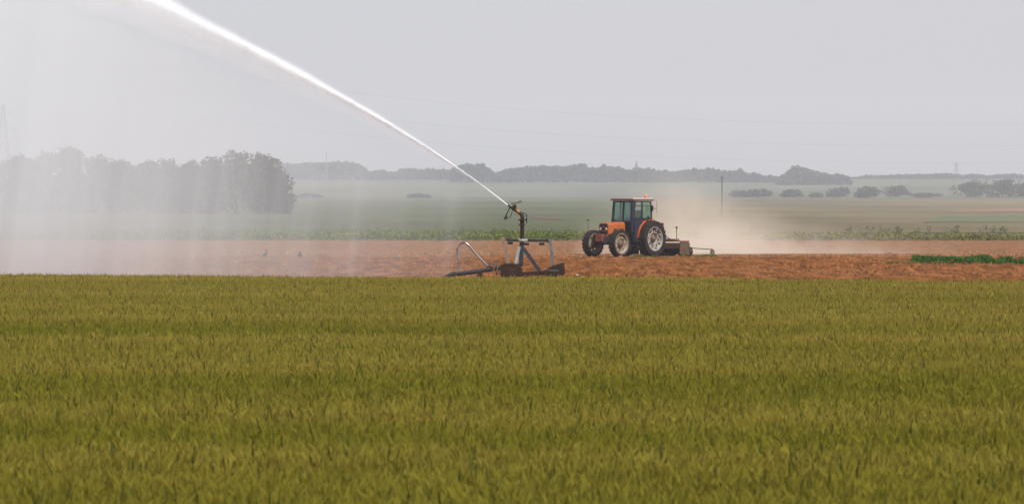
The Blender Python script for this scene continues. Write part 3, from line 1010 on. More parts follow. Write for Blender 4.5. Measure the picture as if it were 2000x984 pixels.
# engine, gearbox, axles
t = MB()
t.box((1.95, 0, .98), (1.35, .46, .50), cham=.03)
t.box((.75, 0, .85), (1.6, .52, .55), cham=.04)
t.box((-.05, 0, .90), (.60, .62, .70), cham=.05)
t.tube([(0, -.75, .86), (0, -.3, .86), (0, .3, .86), (0, .75, .86)], [.10, .17, .17, .10], 14)
t.tube([(2.4, -.70, .62), (2.4, -.2, .66), (2.4, .2, .66), (2.4, .70, .62)], [.08, .10, .10, .08], 12)
t.box((2.4, 0, .74), (.42, .34, .22), cham=.03)
t.tube([(2.15, -.62, .60), (2.15, .62, .60)], .025, 8)
t.tube([(2.3, .1, .66), (1.1, .05, .60)], .04, 8)
t.box((2.72, 0, .78), (.34, .50, .34), cham=.03)
t.build('chassis', M['dark'], tr)
for s_ in (1, -1):    # fuel tanks and steps under the cab
    t = MB(); t.box((.86, s_ * .58, .93), (.52, .22, .50), cham=.04)
    t.build('fuel_tank', M['blue_grey'], tr)
for s_ in (1, -1):
    t = MB()
    for z in (.45, .72):
        t.box((.93, s_ * .78, z), (.34, .20, .03))
    t.tube([(.76, s_ * .86, .42), (.76, s_ * .80, 1.1)], .018, 6); t.tube([(1.10, s_ * .86, .42), (1.10, s_ * .80, 1.1)], .018, 6)
    t.build('step', M['dark'], tr)

# bonnet
t = MB()
hw = .29
prof = [(-hw, 1.06), (-hw, 1.50), (-hw + .05, 1.575), (-hw + .12, 1.605), (hw - .12, 1.605), (hw - .05, 1.575), (hw, 1.50), (hw, 1.06)]
vs = []
for (x, k, dz) in ((1.36, 1.06, .045), (1.9, 1.03, .025), (2.45, 1.0, .0), (2.585, .97, -.02)):
    vs += [(x, y * k, z + dz if z > 1.2 else z + (.18 if x < 2.3 else 0)) for y, z in prof]
fs = []
for i in range(3):
    for k in range(7):
        fs.append((8 * i + k, 8 * i + k + 1, 8 * i + 8 + k + 1, 8 * i + 8 + k))
fs += [tuple(range(8)), tuple(range(31, 23, -1))]
t.add(vs, fs)
bon = t.build('bonnet', M['orange'], tr)
for y in (-hw * 1.03 - .004, hw * 1.03 + .004):     # side louvres
    for c_, z_ in (((1.62, y, 1.27), (.36, .012, .11)), ((2.06, y * .99, 1.23), (.26, .012, .18))):
        t = MB(); t.box(c_, z_); t.build('side_vent', M['black_slot'], bon)
t = MB()     # grille: dark panels between orange bars
for z, hgt in ((1.48, .13), (1.31, .12), (1.14, .12)):
    t.box((2.592, 0, z), (.03, .46, hgt))
t.build('grille', M['black_slot'], bon)
t = MB(); t.box((2.62, 0, 1.395), (.03, .54, .045)); t.box((2.62, 0, 1.225), (.03, .54, .045)); t.box((2.62, 0, 1.00), (.09, .56, .13), cham=.02)
t.build('grille_bar', M['orange_red'], bon)
for y in (-.17, .17):
    t = MB(); t.lathe([(.0, .03), (.045, .025), (.062, .0), (.062, -.05)], (2.615, y, 1.31), 'x', 16)
    t.build('headlight', M['lamp_glass'], tr, smooth=True)
t = MB(); t.box((2.86, 0, .88), (.18, .44, .32), cham=.03)
t.build('front_weight', M['orange_red'], tr)

# cab
t = MB()
cw = .66
def post(a, b, w): t.bar(a, b, w)
for s_ in (1, -1):
    t.bar((1.16, s_ * .62, 1.62), (1.02, s_ * .62, 2.62), .085)
    t.bar((.52, s_ * cw, 1.20), (.50, s_ * .64, 2.62), .06)
    t.bar((-.22, s_ * .64, 1.70), (-.20, s_ * .62, 2.62), .05)
    t.bar((1.16, s_ * cw, 1.78), (-.22, s_ * cw, 1.79), .06)
t.bar((1.17, -.60, 1.64), (1.17, .60, 1.64), .08)
t.bar((1.10, -.02, 1.64), (1.03, -.02, 2.60), .075)
t.bar((-.22, -.62, 1.80), (-.22, .62, 1.80), .06)
t.bar((1.03, -.62, 2.60), (1.03, .62, 2.60), .07); t.bar((-.20, -.62, 2.60), (-.20, .62, 2.60), .06)
t.bar((1.03, .63, 2.60), (-.20, .63, 2.60), .06); t.bar((1.03, -.63, 2.60), (-.20, -.63, 2.60), .06)
t.build('cab_frame', M['black_slot'], tr)
t = MB()
t.box((1.13, 0, 1.40), (.06, 1.22, .46)); t.box((.50, 0, .98), (1.30, 1.20, .06))
t.box((-.18, 0, 1.45), (.06, 1.2, .70))
t.build('cab_bulkhead', M['blue_grey'], tr)
for s_ in (1, -1):
    dr = MB()
    dr.prism([(1.13, 1.12), (1.13, 1.80), (.56, 1.80), (.56, 1.30), (.75, 1.12)], s_ * (cw + .01), s_ * (cw + .05))
    d_ = dr.build('cab_door', M['blue_grey'], tr)
    w = MB(); w.prism([(1.06, 1.83), (.96, 2.56), (.55, 2.56), (.56, 1.83)], s_ * (cw - .02), s_ * (cw - .01))
    w.build('door_window', M['clear'], d_)
    w = MB(); w.bar((.62, s_ * (cw + .08), 1.62), (.72, s_ * (cw + .08), 1.62), .025); w.build('handle', M['black_metal'], d_)
    w = MB(); w.prism([(.47, 1.83), (.46, 2.56), (-.15, 2.56), (-.17, 1.83)], s_ * (cw - .025), s_ * (cw - .015))
    w.build('side_window', M['glass'], tr)
w = MB()
for y0, y1 in ((-.57, -.07), (.03, .57)):
    w.add([(1.125, y0, 1.69), (1.125, y1, 1.69), (1.045, y1, 2.55), (1.045, y0, 2.55), (1.118, y0, 1.69), (1.118, y1, 1.69), (1.038, y1, 2.55), (1.038, y0, 2.55)],
          [(0, 1, 2, 3), (7, 6, 5, 4), (0, 4, 5, 1), (2, 6, 7, 3), (1, 5, 6, 2), (0, 3, 7, 4)])
w.build('windscreen', M['glass'], tr)
w = MB(); w.box((-.205, 0, 2.19), (.008, 1.16, .70)); w.build('rear_window', M['clear'], tr)
t = MB(); t.box((.43, 0, 2.745), (1.52, 1.36, .085), cham=.035)
rf = t.build('roof', M['roof'], tr, smooth=True)
t = MB(); t.box((.43, 0, 2.675), (1.58, 1.42, .055), cham=.015); t.build('roof_edge', M['roof_rim'], rf)
t = MB()
t.lathe([(.062, 0), (.062, .03)], (-.08, .40, 2.788), 'z', 14, mi=1)
t.lathe([(.055, .03), (.058, .12), (.040, .16), (.001, .17)], (-.08, .40, 2.788), 'z', 14, mi=0)
t.build('warning_beacon', [M['beacon'], M['black_metal']], tr, smooth=True)
t = MB()
t.tube([(1.22, .60, 1.12), (1.22, .62, 1.55), (1.17, .64, 2.52), (1.17, .64, 2.66)], [.075, .085, .085, .055], 14)
t.build('exhaust_stack', M['blue_grey'], tr, smooth=True)
t = MB(); t.tube([(1.10, .66, 2.40), (.60, .93, 2.42), (.30, 1.02, 2.40)], .014, 6)
ma = t.build('mirror_arm', M['black_metal'], tr)
t = MB()
bm_pts = []
t.box((-.08, .78, 2.28), (.05, .17, .27), cham=.02); t.tube([(-.2, .64, 2.40), (-.08, .78, 2.40)], .014, 6); t.tube([(-.08, .78, 2.14), (-.08, .78, 1.80)], .016, 6)
t.build('mirror', M['black_metal'], tr)
t = MB(); t.tube([(-.15, .62, 2.30), (-.35, .80, 2.28), (-.38, .84, 2.28)], .012, 6); t.tube([(-.38, .84, 2.05), (-.38, .84, 2.62)], .008, 5)
t.build('aerial', M['black_metal'], tr)
# seat, wheel
t = MB()
t.box((.22, 0, 1.50), (.48, .50, .14), cham=.05); t.box((-.02, 0, 1.86), (.14, .48, .66), cham=.05); t.box((.22, 0, 1.20), (.3, .3, .5))
t.box((.30, .34, 1.74), (.36, .08, .08), cham=.02)
t.build('driver_seat', M['seat'], tr)
t = MB()
ring = [(.82 + .10 * math.cos(a) * .6, .19 * math.sin(a), 1.86 + .19 * math.cos(a) * .55) for a in np.linspace(0, 2 * math.pi, 25)]
t.tube(ring, .016, 6, cap=False); t.tube([(.82, 0, 1.86), (1.02, 0, 1.45)], .03, 8); t.tube([ring[6], ring[18]], .012, 6)
t.box((1.03, .0, 1.62), (.14, .60, .20), cham=.03)
t.build('steering_wheel', M['seat'], tr)
# rear fenders
for s_ in (1, -1):
    t = MB()
    arc = []
    for a in np.linspace(R(2), R(128), 14):
        arc.append((.955 * math.cos(a), .865 + .925 * math.sin(a) * .97))
    inner = [(x * .965, .865 + (z - .865) * .965) for x, z in arc]
    y0, y1 = s_ * .62, s_ * .80
    n = len(arc)
    vs = [(x, y0, z) for x, z in arc] + [(x, y1, z) for x, z in arc] + [(x, y0, z) for x, z in inner] + [(x, y1, z) for x, z in inner]
    fs = []
    for i in range(n - 1):
        fs += [(i, i + 1, n + i + 1, n + i), (2 * n + i, 3 * n + i, 3 * n + i + 1, 2 * n + i + 1), (i, 2 * n + i, 2 * n + i + 1, i + 1), (n + i, n + i + 1, 3 * n + i + 1, 3 * n + i)]
    fs += [(0, n, 3 * n, 2 * n), (n - 1, 3 * n - 1, 4 * n - 1, 2 * n - 1)]
    t.add(vs, fs)
    # inner side plate
    prof = [(.60, 1.05)] + [(x, z) for x, z in arc[3:-1]] + [(-.6, 1.05)]
    t.prism(prof, s_ * .60, s_ * .622)
    fe = t.build('fender', M['fender'], tr)
    l_ = MB(); l_.box((-.80, s_ * .80, 1.50), (.10, .22, .20), cham=.04); l_.tube([(-.62, s_ * .80, 1.45), (-.78, s_ * .80, 1.47)], .025, 6)
    l_.build('tail_lamp', M['red_lamp'], fe)
    l_ = MB(); l_.lathe([(.0, .05), (.05, .045), (.07, .0), (.05, -.06)], (.30, s_ * .88, 1.86), 'x', 14); l_.tube([(.28, s_ * .88, 1.74), (.28, s_ * .88, 1.82)], .02, 6)
    l_.build('work_lamp', M['black_metal'], fe, smooth=True)
# thin gauge rod with a ball over the far front wheel
t = MB(); t.tube([(2.55, -.62, 1.1), (2.55, -.98, 1.28), (2.55, -.98, 1.70)], .010, 6); t.box((2.55, -.98, 1.73), (.05, .13, .06), cham=.015)
t.build('marker_rod', M['impl'], tr)
# three point linkage
t = MB()
for y in (-.35, .35):
    t.tube([(-.25, y * .7, .70), (-1.30, y * 1.2, .48)], .04, 8); t.tube([(-.25, y, 1.20), (-.85, y * 1.1, .60)], .025, 8)
t.tube([(-.3, 0, 1.25), (-1.30, 0, .95)], .035, 8)
t.build('linkage', M['dark'], tr)

# ---- the implement behind it
IMP = T_OR - Vector((-math.cos(TH), -math.sin(TH), 0)) * 1.65
im = empty('power_harrow', IMP, math.pi + TH, 'dusty brown wide power harrow with a rear roller behind the orange tractor', 'harrow')
t = MB()
t.box((.10, 0, .50), (.55, 3.05, .30), cham=.04)
t.prism([(-.32, .10), (-.36, .62), (-.24, .72), (.36, .70), (.40, .12)], -1.56, -1.52); t.prism([(-.32, .10), (-.36, .62), (-.24, .72), (.36, .70), (.40, .12)], 1.52, 1.56)
t.build('harrow_frame', M['impl'], im)
t = MB(); t.box((-.02, 0, .725), (.66, 3.1, .05), cham=.015); t.box((.1, .9, .79), (.36, .5, .09), cham=.02)
t.build('top_deck', M['impl_red'], im)
t = MB()
for y in (-.38, .38):
    t.bar((.38, y, .45), (.22, y * .35, 1.02), .06)
t.bar((.22, -.14, 1.02), (.22, .14, 1.02), .07); t.bar((.22, 0, 1.0), (-.2, 0, .74), .05)
t.build('headstock', M['impl'], im)
for k in range(10):
    y = -1.35 + .3 * k
    t = MB()
    t.lathe([(.09, .28), (.12, .33), (.09, .37)], (.10, y, 0), 'z', 10)
    for s_ in (-1, 1):
        a = k * .8
        t.tube([(.10 + s_ * .10 * math.cos(a), y + s_ * .10 * math.sin(a), .30), (.10 + s_ * .12 * math.cos(a), y + s_ * .12 * math.sin(a), -.03)], [.022, .010], 5)
    t.build('tine_rotor', M['dark'], im)
t = MB()
for y in np.linspace(-1.42, 1.42, 16):
    t.lathe([(.12, -.02), (.235, -.018), (.235, .018), (.12, .02)], (-.52, y, .235), 'y', 20)
t.lathe([(.10, -1.5), (.10, 1.5)], (-.52, 0, .235), 'y', 14)
t.build('packer_roller', M['dark'], im, smooth=True)
for s_ in (-1, 1):
    t = MB(); t.bar((.2, s_ * 1.50, .62), (-.55, s_ * 1.50, .24), .06)
    t.build('roller_arm', M['olive'], im)
t = MB()
t.tube([(-.15, .92, .73), (-.15, .92, 1.10), (-.14, .93, 1.34)], .018, 8); t.lathe([(0.001, -.055), (.045, -.04), (.06, 0), (.045, .04), (0.001, .055)], (-.14, .93, 1.38), 'z', 12)
t.build('marker_post', M['impl'], im, smooth=True)
t = MB()
t.tube([(-.30, 1.55, .42), (-.30, 2.2, .37), (-.32, 2.86, .34)], .022, 8)
ar = t.build('marker_arm', M['olive'], im)
t = MB(); t.lathe([(.001, -.03), (.13, -.02), (.19, .03), (.13, -.005), (.001, -.01)], (-.32, 2.92, .17), 'y', 18)
t.box((-.32, 2.90, .26), (.06, .06, .22))
t.build('marker_disc', M['olive'], ar, smooth=True)
t = MB()
rngi = random.Random(5)
for k in range(14):     # hydraulic hoses and stalks caught on top
    y = rngi.uniform(-.9, 1.0)
    t.tube([(.35, y * .4, .95), (.2, y * .7, 1.0 - abs(y) * .1), (.05, y, .75)], .015, 5)
t.build('hydraulic_hose', M['black_metal'], im)

# ================================================================== SPRINKLER CART
SP_D = 168.0
K = 342.0
SP = Vector(((840 + 930 / 5.18 - 1000) / F * SP_D, SP_D, 0))
sp = empty('irrigation_cart', SP, 0, 'rusty irrigation cart carrying a big water cannon at the edge of the wheat', 'irrigator')


def S(u_, v_, y=0.0):
    return Vector(((u_ - 930) / K, y, (890 - v_) / K))


def Sp(pts):
    return [((u_ - 930) / K, (890 - v_) / K) for u_, v_ in pts]


t = MB(); t.bar(S(772, 507), S(1228, 512), .075); t.bar(S(772, 507, .10), S(1228, 512, .10), .06)
bmx = t.build('cross_beam', M['blue_steel'], sp)
for (u_, v_) in ((810, 535), (975, 545), (1130, 543)):
    t = MB(); t.box(S(u_, v_, .02), (.16, .14, .075), cham=.012); t.build('beam_clamp', M['rust'], bmx)
t = MB(); t.lathe([(.001, .05), (.07, .05), (.09, .045), (.16, .04), (.16, 0), (.001, 0)], S(938, 512, .03), 'z', 20)
for k in range(8):
    a = k * .785
    c = S(938, 498, .03) + Vector((.125 * math.cos(a), .125 * math.sin(a), 0)); t.tube([c, c + Vector((0, 0, .03))], .014, 6)
t.build('mounting_flange', M['pale_steel'], bmx, smooth=True)
t = MB(); t.tube([S(932, 498, .03), S(932, 345, .03)], .058, 14)
t.lathe([(.05, -.018), (.095, -.018), (.095, .018), (.05, .018)], S(930, 350, .03), 'z', 18)
t.tube([S(932, 345, .03), S(932, 300, .03)], .064, 14)
rs = t.build('riser_pipe', M['rust'], sp, smooth=True)
gun = empty('water_cannon', S(932, 300, .03)); gun.parent = sp
t = MB(); g0 = S(932, 300, .03)
def G(u_, v_, y=.03): return S(u_, v_, y) - g0
t.lathe([(.06, -.015), (.125, -.015), (.125, .02), (.06, .02)], (0, 0, 0), 'z', 18)
t.tube([G(934, 298), G(934, 268), G(926, 245), G(905, 226), G(880, 211), G(845, 189), G(815, 170)], [.058, .060, .060, .057, .054, .046, .038], 14)
t.build('barrel', M['gun'], gun, smooth=True)
t = MB(); t.tube([G(904, 226), G(872, 206)], [.066, .062], 14); t.build('barrel_band', M['gun_band'], gun, smooth=True)
t = MB(); t.tube([G(820, 173), G(806, 164), G(786, 151)], [.044, .036, .026], 12); t.build('nozzle', M['black_metal'], gun, smooth=True)
t = MB(); t.box(G(853, 170), (.11, .10, .12), Matrix.Rotation(R(35), 3, 'Y'), cham=.01); t.build('arm_bracket', M['rust'], gun)
t = MB(); t.tube([G(852, 180), G(829, 132)], .014, 6); t.tube([G(870, 180), G(864, 128)], .014, 6)
t.tube([G(820, 133), G(870, 128), G(926, 113)], .019, 8); t.box(G(911, 116), (.10, .08, .055), Matrix.Rotation(R(-14), 3, 'Y'), cham=.012)
t.build('drive_arm', M['olive'], gun)
t = MB(); t.tube([G(936, 226), G(968, 236), G(978, 262), G(978, 336)], .015, 7); t.box(G(975, 300), (.05, .05, .06))
t.build('rear_bracket', M['black_metal'], gun)
t = MB(); t.tube([G(806, 178), G(785, 222), G(767, 262)], .017, 7); t.tube([G(834, 200), G(823, 245), G(808, 276), G(790, 279)], .010, 6)
t.build('deflector_arm', M['black_metal'], gun)
t = MB(); t.prism([(p.x, p.z) for p in (G(768, 250), G(782, 262), G(784, 292), G(748, 297), (G(746, 284)))], -.03, .09)
t.build('deflector', M['black_metal'], gun)
# frame
for nm, a, b, w_, m_, y0, y1 in (('upright', (735, 480), (792, 745), .105, 'rust_light', -.02, -.30), ('upright', (1212, 500), (1245, 765), .095, 'galv', -.02, -.28)):
    t = MB(); t.bar(S(*a, y0), S(*b, y1), w_)
    t.build(nm, M[m_], sp)
t = MB(); t.bar(S(1196, 535, .02), S(1218, 492, .02), .07); t.build('corner_gusset', M['galv'], sp)
for (a, b, w_, m_, y1) in (((928, 525), (918, 770), .125, 'blue_steel', .0), ((905, 562), (864, 750), .085, 'galv', -.35), ((942, 585), (1106, 815), .105, 'blue_steel', -.1)):
    t = MB(); t.bar(S(*a, .02), S(*b, y1), w_); t.build('brace', M[m_], sp)
for y in (-.25, .55):
    t = MB(); t.bar(S(715, 862, y), S(1345, 824, y), .12); t.build('base_rail', M['rust'] if y < 0 else M['blue_steel'], sp)
for u_, v_ in ((860, 800), (1240, 815)):
    t = MB(); t.bar(S(u_, v_, -.25), S(u_, v_, .55), .10); t.build('cross_member', M['rust'], sp)
t = MB()
t.prism(Sp([(702, 772), (722, 752), (762, 739), (830, 741), (884, 735), (914, 756), (932, 806), (942, 846), (900, 872), (862, 880), (800, 878), (758, 884), (716, 846)]), -.36, .22,
        prof2=Sp([(706, 782), (726, 752), (770, 742), (830, 746), (880, 738), (908, 760), (925, 806), (930, 846), (895, 865), (862, 876), (800, 872), (760, 880), (722, 842)]))
sk = t.build('skid', M['rust'], sp, wobble=.022)
t = MB(); t.prism(Sp([(730, 880), (800, 876), (845, 882), (850, 893), (735, 897)]), -.30, .2); t.build('mud_clump', M['mud'], sk, wobble=.015)
t = MB()
t.prism(Sp([(1118, 822), (1165, 805), (1240, 765), (1352, 734), (1360, 780), (1367, 838), (1335, 858), (1180, 855)]), -.36, .22)
sk = t.build('skid', M['rust'], sp, wobble=.010)
t = MB(); t.prism(Sp([(1160, 850), (1290, 852), (1278, 894), (1178, 894)]), -.34, -.1); t.build('skid_shoe', M['black_metal'], sk, wobble=.008)
t = MB(); t.prism(Sp([(1175, 800), (1300, 806), (1300, 818), (1172, 812)]), -.385, -.365); t.build('skid_strap', M['galv'], sk)
t = MB(); t.tube([S(720, 785, -.1), S(640, 796, -.12), S(440, 824, -.16), S(240, 850, -.2)], [.06, .062, .064, .06], 12)
t.build('drawbar', M['blue_steel'], sp, smooth=True)
t = MB(); t.tube([S(262, 842, -.2), S(232, 848, -.2), S(170, 868, -.2), S(105, 890, -.2)], [.07, .07, .048, .018], 10); t.build('hose_coupling', M['dark'], sp, smooth=True)
t = MB(); t.prism(Sp([(486, 822), (528, 822), (535, 880), (478, 892)]), -.22, -.08); t.build('support_foot', M['rust'], sp)
t = MB()
ctrl = [(290, 830), (291, 770), (293, 700), (284, 650), (277, 605), (281, 575), (296, 548), (320, 533), (345, 530), (370, 537), (400, 565), (440, 617), (510, 692), (575, 760), (598, 790)]
t.tube([S(u_, v_, -.16) for u_, v_ in ctrl], .033, 12); t.build('hose_loop', M['hose'], sp, smooth=True)
for a, b in (((664, 714), (630, 862)), ((692, 712), (668, 862))):
    t = MB(); t.tube([S(*a, -.22), S(*b, -.22)], .020, 8); t.build('clamp_pin', M['rust_light'], sp)
t = MB(); t.tube([S(638, 722, -.22), S(702, 710, -.22)], .022, 8); t.tube([S(620, 770, -.2), S(585, 765, -.16)], .035, 8); t.build('clamp_bar', M['galv'], sp)

# ================================================================== WATER
NOZ = S(786, 151, .03) + SP


def jet_rise(s_):
    return .455 * s_ + 1.3 * (1 - np.exp(-np.maximum(s_, -.1) / 3.8)) - .010 * np.maximum(s_ - 11.5, 0) ** 2


def jet_slope(s_):
    return .455 + 1.3 / 3.8 * np.exp(-s_ / 3.8) - .020 * np.maximum(s_ - 11.5, 0)


def jet_at(s_):
    """point of the jet s metres (horizontal) from the nozzle"""
    return NOZ.x - s_, NOZ.z + jet_rise(s_)


def water():
    rng = np.random.default_rng(11)
    m, nt, b = new_mat('white_water')
    b.inputs['Base Color'].default_value = (0.93, 0.94, 0.95, 1)
    b.inputs['Roughness'].default_value = 0.5
    tr_ = nt.nodes.new('ShaderNodeBsdfTranslucent'); tr_.inputs['Color'].default_value = (0.95, 0.96, 0.97, 1)
    ms = nt.nodes.new('ShaderNodeMixShader'); ms.inputs[0].default_value = .5
    nt.links.new(b.outputs[0], ms.inputs[1]); nt.links.new(tr_.outputs[0], ms.inputs[2])
    nt.links.new(ms.outputs[0], nt.nodes['Material Output'].inputs['Surface'])
    # solid core near the nozzle, breaking up
    n = 4500
    s_ = 22 * rng.uniform(0, 1, n) ** .85
    R0 = 0.020 + 0.0145 * s_ + .0005 * s_ * s_
    # dense ridge on the upper side, ragged veil hanging under it
    veil = rng.uniform(size=n) < .42
    off = np.where(veil, -np.abs(rng.gamma(1.2, .35, n)) * R0, rng.normal(0, .42, n) * R0)
    off = np.where(off > R0 * 1.1, R0 * rng.uniform(-1, 1, n), off)
    dep = rng.normal(0, .75, n) * R0
    dz = jet_slope(s_)
    cx = NOZ.x - s_; cz = NOZ.z + jet_rise(s_)
    ln = np.sqrt(1 + dz ** 2)
    nxv, nzv = dz / ln, 1 / ln
    P = np.stack([cx + nxv * off, NOZ.y + dep, cz + nzv * off], 1)
    T = np.stack([-1 / ln, np.zeros(n), dz / ln], 1)
    T = T + rng.normal(0, .025, (n, 3))
    L_ = rng.uniform(.15, .45, n) * np.clip(.5 + s_ * .1, .5, 1.3)
    rr = rng.uniform(.003, .0065, n) * np.clip(.8 + .05 * s_, .8, 1.5) * np.where(veil, .75, 1.0)
    A = np.cross(T, np.array([0, 1.0, 0])); A /= np.linalg.norm(A, axis=1)[:, None]
    B = np.cross(T, A); B /= np.linalg.norm(B, axis=1)[:, None]
    tip, tail = P + T * L_[:, None] * .5, P - T * L_[:, None] * .5
    a, b_, c = P + A * rr[:, None], P - A * rr[:, None] * .5 + B * rr[:, None] * .87, P - A * rr[:, None] * .5 - B * rr[:, None] * .87
    V = np.stack([tip, a, b_, c, tail], 1).reshape(-1, 3)
    i0 = np.arange(n)[:, None] * 5
    TRI = np.concatenate([i0 + np.array(q) for q in ((0, 1, 2), (0, 2, 3), (0, 3, 1), (4, 2, 1), (4, 3, 2), (4, 1, 3))])
    core = MB()
    ss = np.linspace(-.02, 10, 300)
    core.tube([(jet_at(x)[0], NOZ.y, jet_at(x)[1]) for x in ss],
              [float(max(.006 if x > 2 else .017, (.020 + .0135 * x + .0004 * x * x) * .44 * (1 - .93 * sm(3.5, 9.5, x)) * (1 + (.12 * noise1(x * 1.2, 91, 2) + .03 * noise1(x * 4, 92, 2)) * min(1, x / 2)))) for x in ss], 10)
    cv = np.array(core.v)
    jit = RNG.normal(0, 1, cv.shape) * (.0012 * np.clip(NOZ.x - cv[:, :1], 0, 12) ** .8)
    cv = cv + jit
    cf = [(q[0], q[k], q[k + 1]) for q in core.f for k in range(1, len(q) - 1)]
    V = np.concatenate([V, cv]); TRI = np.concatenate([TRI, np.array(cf) + n * 5])
    o = np_mesh('water_jet', V, TRI, m)
    tag(o, 'white jet of water shooting up and away from the cannon nozzle, widening as it rises', 'water jet')
    # the aerated water itself: nested soft bodies of spray round the same path
    for nm, dens, k_, drop, s_end in (('foam', 8.5, .97, .0, 26), ('plume', 2.1, 1.6, .28, 27), ('veil', .60, 3.1, 1.3, 29)):
        t = MB()
        ss = np.linspace(-.02, s_end, 220)
        pts, rad = [], []
        for x in ss:
            R_ = max(.022, .020 + .0135 * x + .0004 * x * x)
            jx, jz = jet_at(x)
            pts.append((jx - drop * R_ * .6, NOZ.y, jz - drop * R_ * .8))
            w_ = 1 + (.13 * float(noise1(x * 1.1, 81, 2)) + .05 * float(noise1(x * 3, 82, 2))) * min(1, x / 3)
            rad.append(float(R_ * k_ * w_ * ((1 - .45 * sm(6, 13, x)) if nm == 'foam' else 1) * (sm(-.1, 2.5, x) * .9 + .1)))
        t.tube(pts, rad, 14)
        pl = t.build(nm, volume_mat('aerated_water_' + nm, (.995, .995, .995), dens, .0), o)


water()


def cloud_body(name, m_, xs, zs, yc, thick, label, cat, skew=None):
    """closed body with a front and a back skin; how thick it is at each place decides how veiled things behind it look"""
    Xg, Zg = np.meshgrid(xs, zs)
    Tt = thick(Xg, Zg)
    Yc = yc + (skew(Xg, Zg) if skew else 0)
    Tt = np.maximum(Tt, 0.002)
    Fr = np.stack([Xg, Yc - Tt / 2, Zg], -1); Bk = np.stack([Xg, Yc + Tt / 2, Zg], -1)
    h, w = Xg.shape
    I = np.arange(h * w).reshape(h, w)
    q1 = np.stack([I[:-1, :-1], I[:-1, 1:], I[1:, 1:], I[1:, :-1]], -1).reshape(-1, 4)
    q2 = q1[:, ::-1] + h * w
    rim = np.concatenate([I[0, :], I[1:, -1], I[-1, -2::-1], I[-2:0:-1, 0]])
    rn = np.roll(rim, -1)
    q3 = np.stack([rn, rim, rim + h * w, rn + h * w], -1)
    o = np_mesh(name, np.concatenate([Fr.reshape(-1, 3), Bk.reshape(-1, 3)]), np.concatenate([q1, q2, q3]), m_)
    return tag(o, label, cat, kind='stuff')


MIST_D = 0.22


def mist_thick(x, z):
    px = 1000 + x / SP_D * F
    tau = np.interp(px, [-700, -200, 0, 100, 200, 300, 400, 500, 600, 700, 800, 900, 980], [2.0, 1.9, 1.75, 1.42, 1.08, .86, .64, .46, .34, .25, .165, .08, 0])
    s_ = NOZ.x - x
    zj = NOZ.z + jet_rise(s_)
    # falling curtains: columns that lean with the drift
    xl = x - (z - 3) * .10
    cur = 1 + .16 * noise1(xl * 1.1, 51, 2) + .13 * noise1(xl * 3.2, 52, 2)
    for c, w_, a in ((20, 12, .2), (62, 14, .22), (110, 9, .14), (185, 12, .15), (262, 8, .12), (320, 11, .26), (395, 11, .24), (440, 8, .12), (520, 9, .12), (610, 9, .10), (703, 9, .13), (890, 14, .12), (480, 8, .14)):
        cur = cur + a * np.exp(-((1000 + xl / SP_D * F - c) / w_) ** 2) / np.maximum(tau, .12) * (.4 + .3 * sm(5.0, 1.0, z))
    top = sm(0.0, 1.1 + .06 * s_, zj + .12 - z)
    low = 1.12 - .30 * sm(1.0, 7.0, z) + .10 * sm(1.2, .1, z)
    soft = 1 + .14 * noise2(x * .35, z * .3, 61, 3)
    return tau / MIST_D * cur * top * low * soft


M['mist'] = volume_mat('falling_spray', (0.945, 0.966, 0.970), MIST_D, 0.2)
cloud_body('spray_mist', M['mist'], np.linspace(-27, NOZ.x - .3, 330), np.concatenate([np.linspace(.03, 10.4, 60)]), SP_D, mist_thick,
           'pale veil of falling spray drifting under the water jet', 'spray')

DUST_D = 0.16


def dust_thick(x, z):
    d = 288.0
    px = 1000 + x / d * F
    py = HOR - (z - CAMZ) / d * F
    core = np.interp(px, [1110, 1140, 1200, 1270, 1310, 1360, 1420, 1460, 1500, 1560, 1640, 1720, 1800, 1900],
                     [0, .14, .32, .75, 1.30, 1.60, 1.60, 1.25, .85, .62, .46, .30, .14, 0])
    hgt = np.interp(px, [1110, 1180, 1270, 1320, 1400, 1460, 1560, 1700, 1900], [60, 108, 138, 138, 116, 92, 64, 48, 36])   # px above 505
    u_ = (505 - py) / hgt
    fall = 2.1 * np.exp(-(np.clip(u_, 0, None) / .56) ** 1.4) * sm(1.45, .9, u_)
    puff = 1 + .50 * noise2(x * .45, z * .55, 71, 4) + .28 * noise2(x * 1.3, z * 1.4, 72, 2)
    lip = sm(-.03, .12, u_)
    return core * fall * puff * (.55 + .45 * lip) / DUST_D


M['dust'] = volume_mat('tan_dust', (0.995, 0.925, 0.80), DUST_D, 0.15)
cloud_body('dust_cloud', M['dust'], np.linspace(2.6, 23.5, 260), np.linspace(.04, 5.2, 70), 288.0, dust_thick,
           'tan dust cloud drifting behind the tractor and its harrow', 'dust')

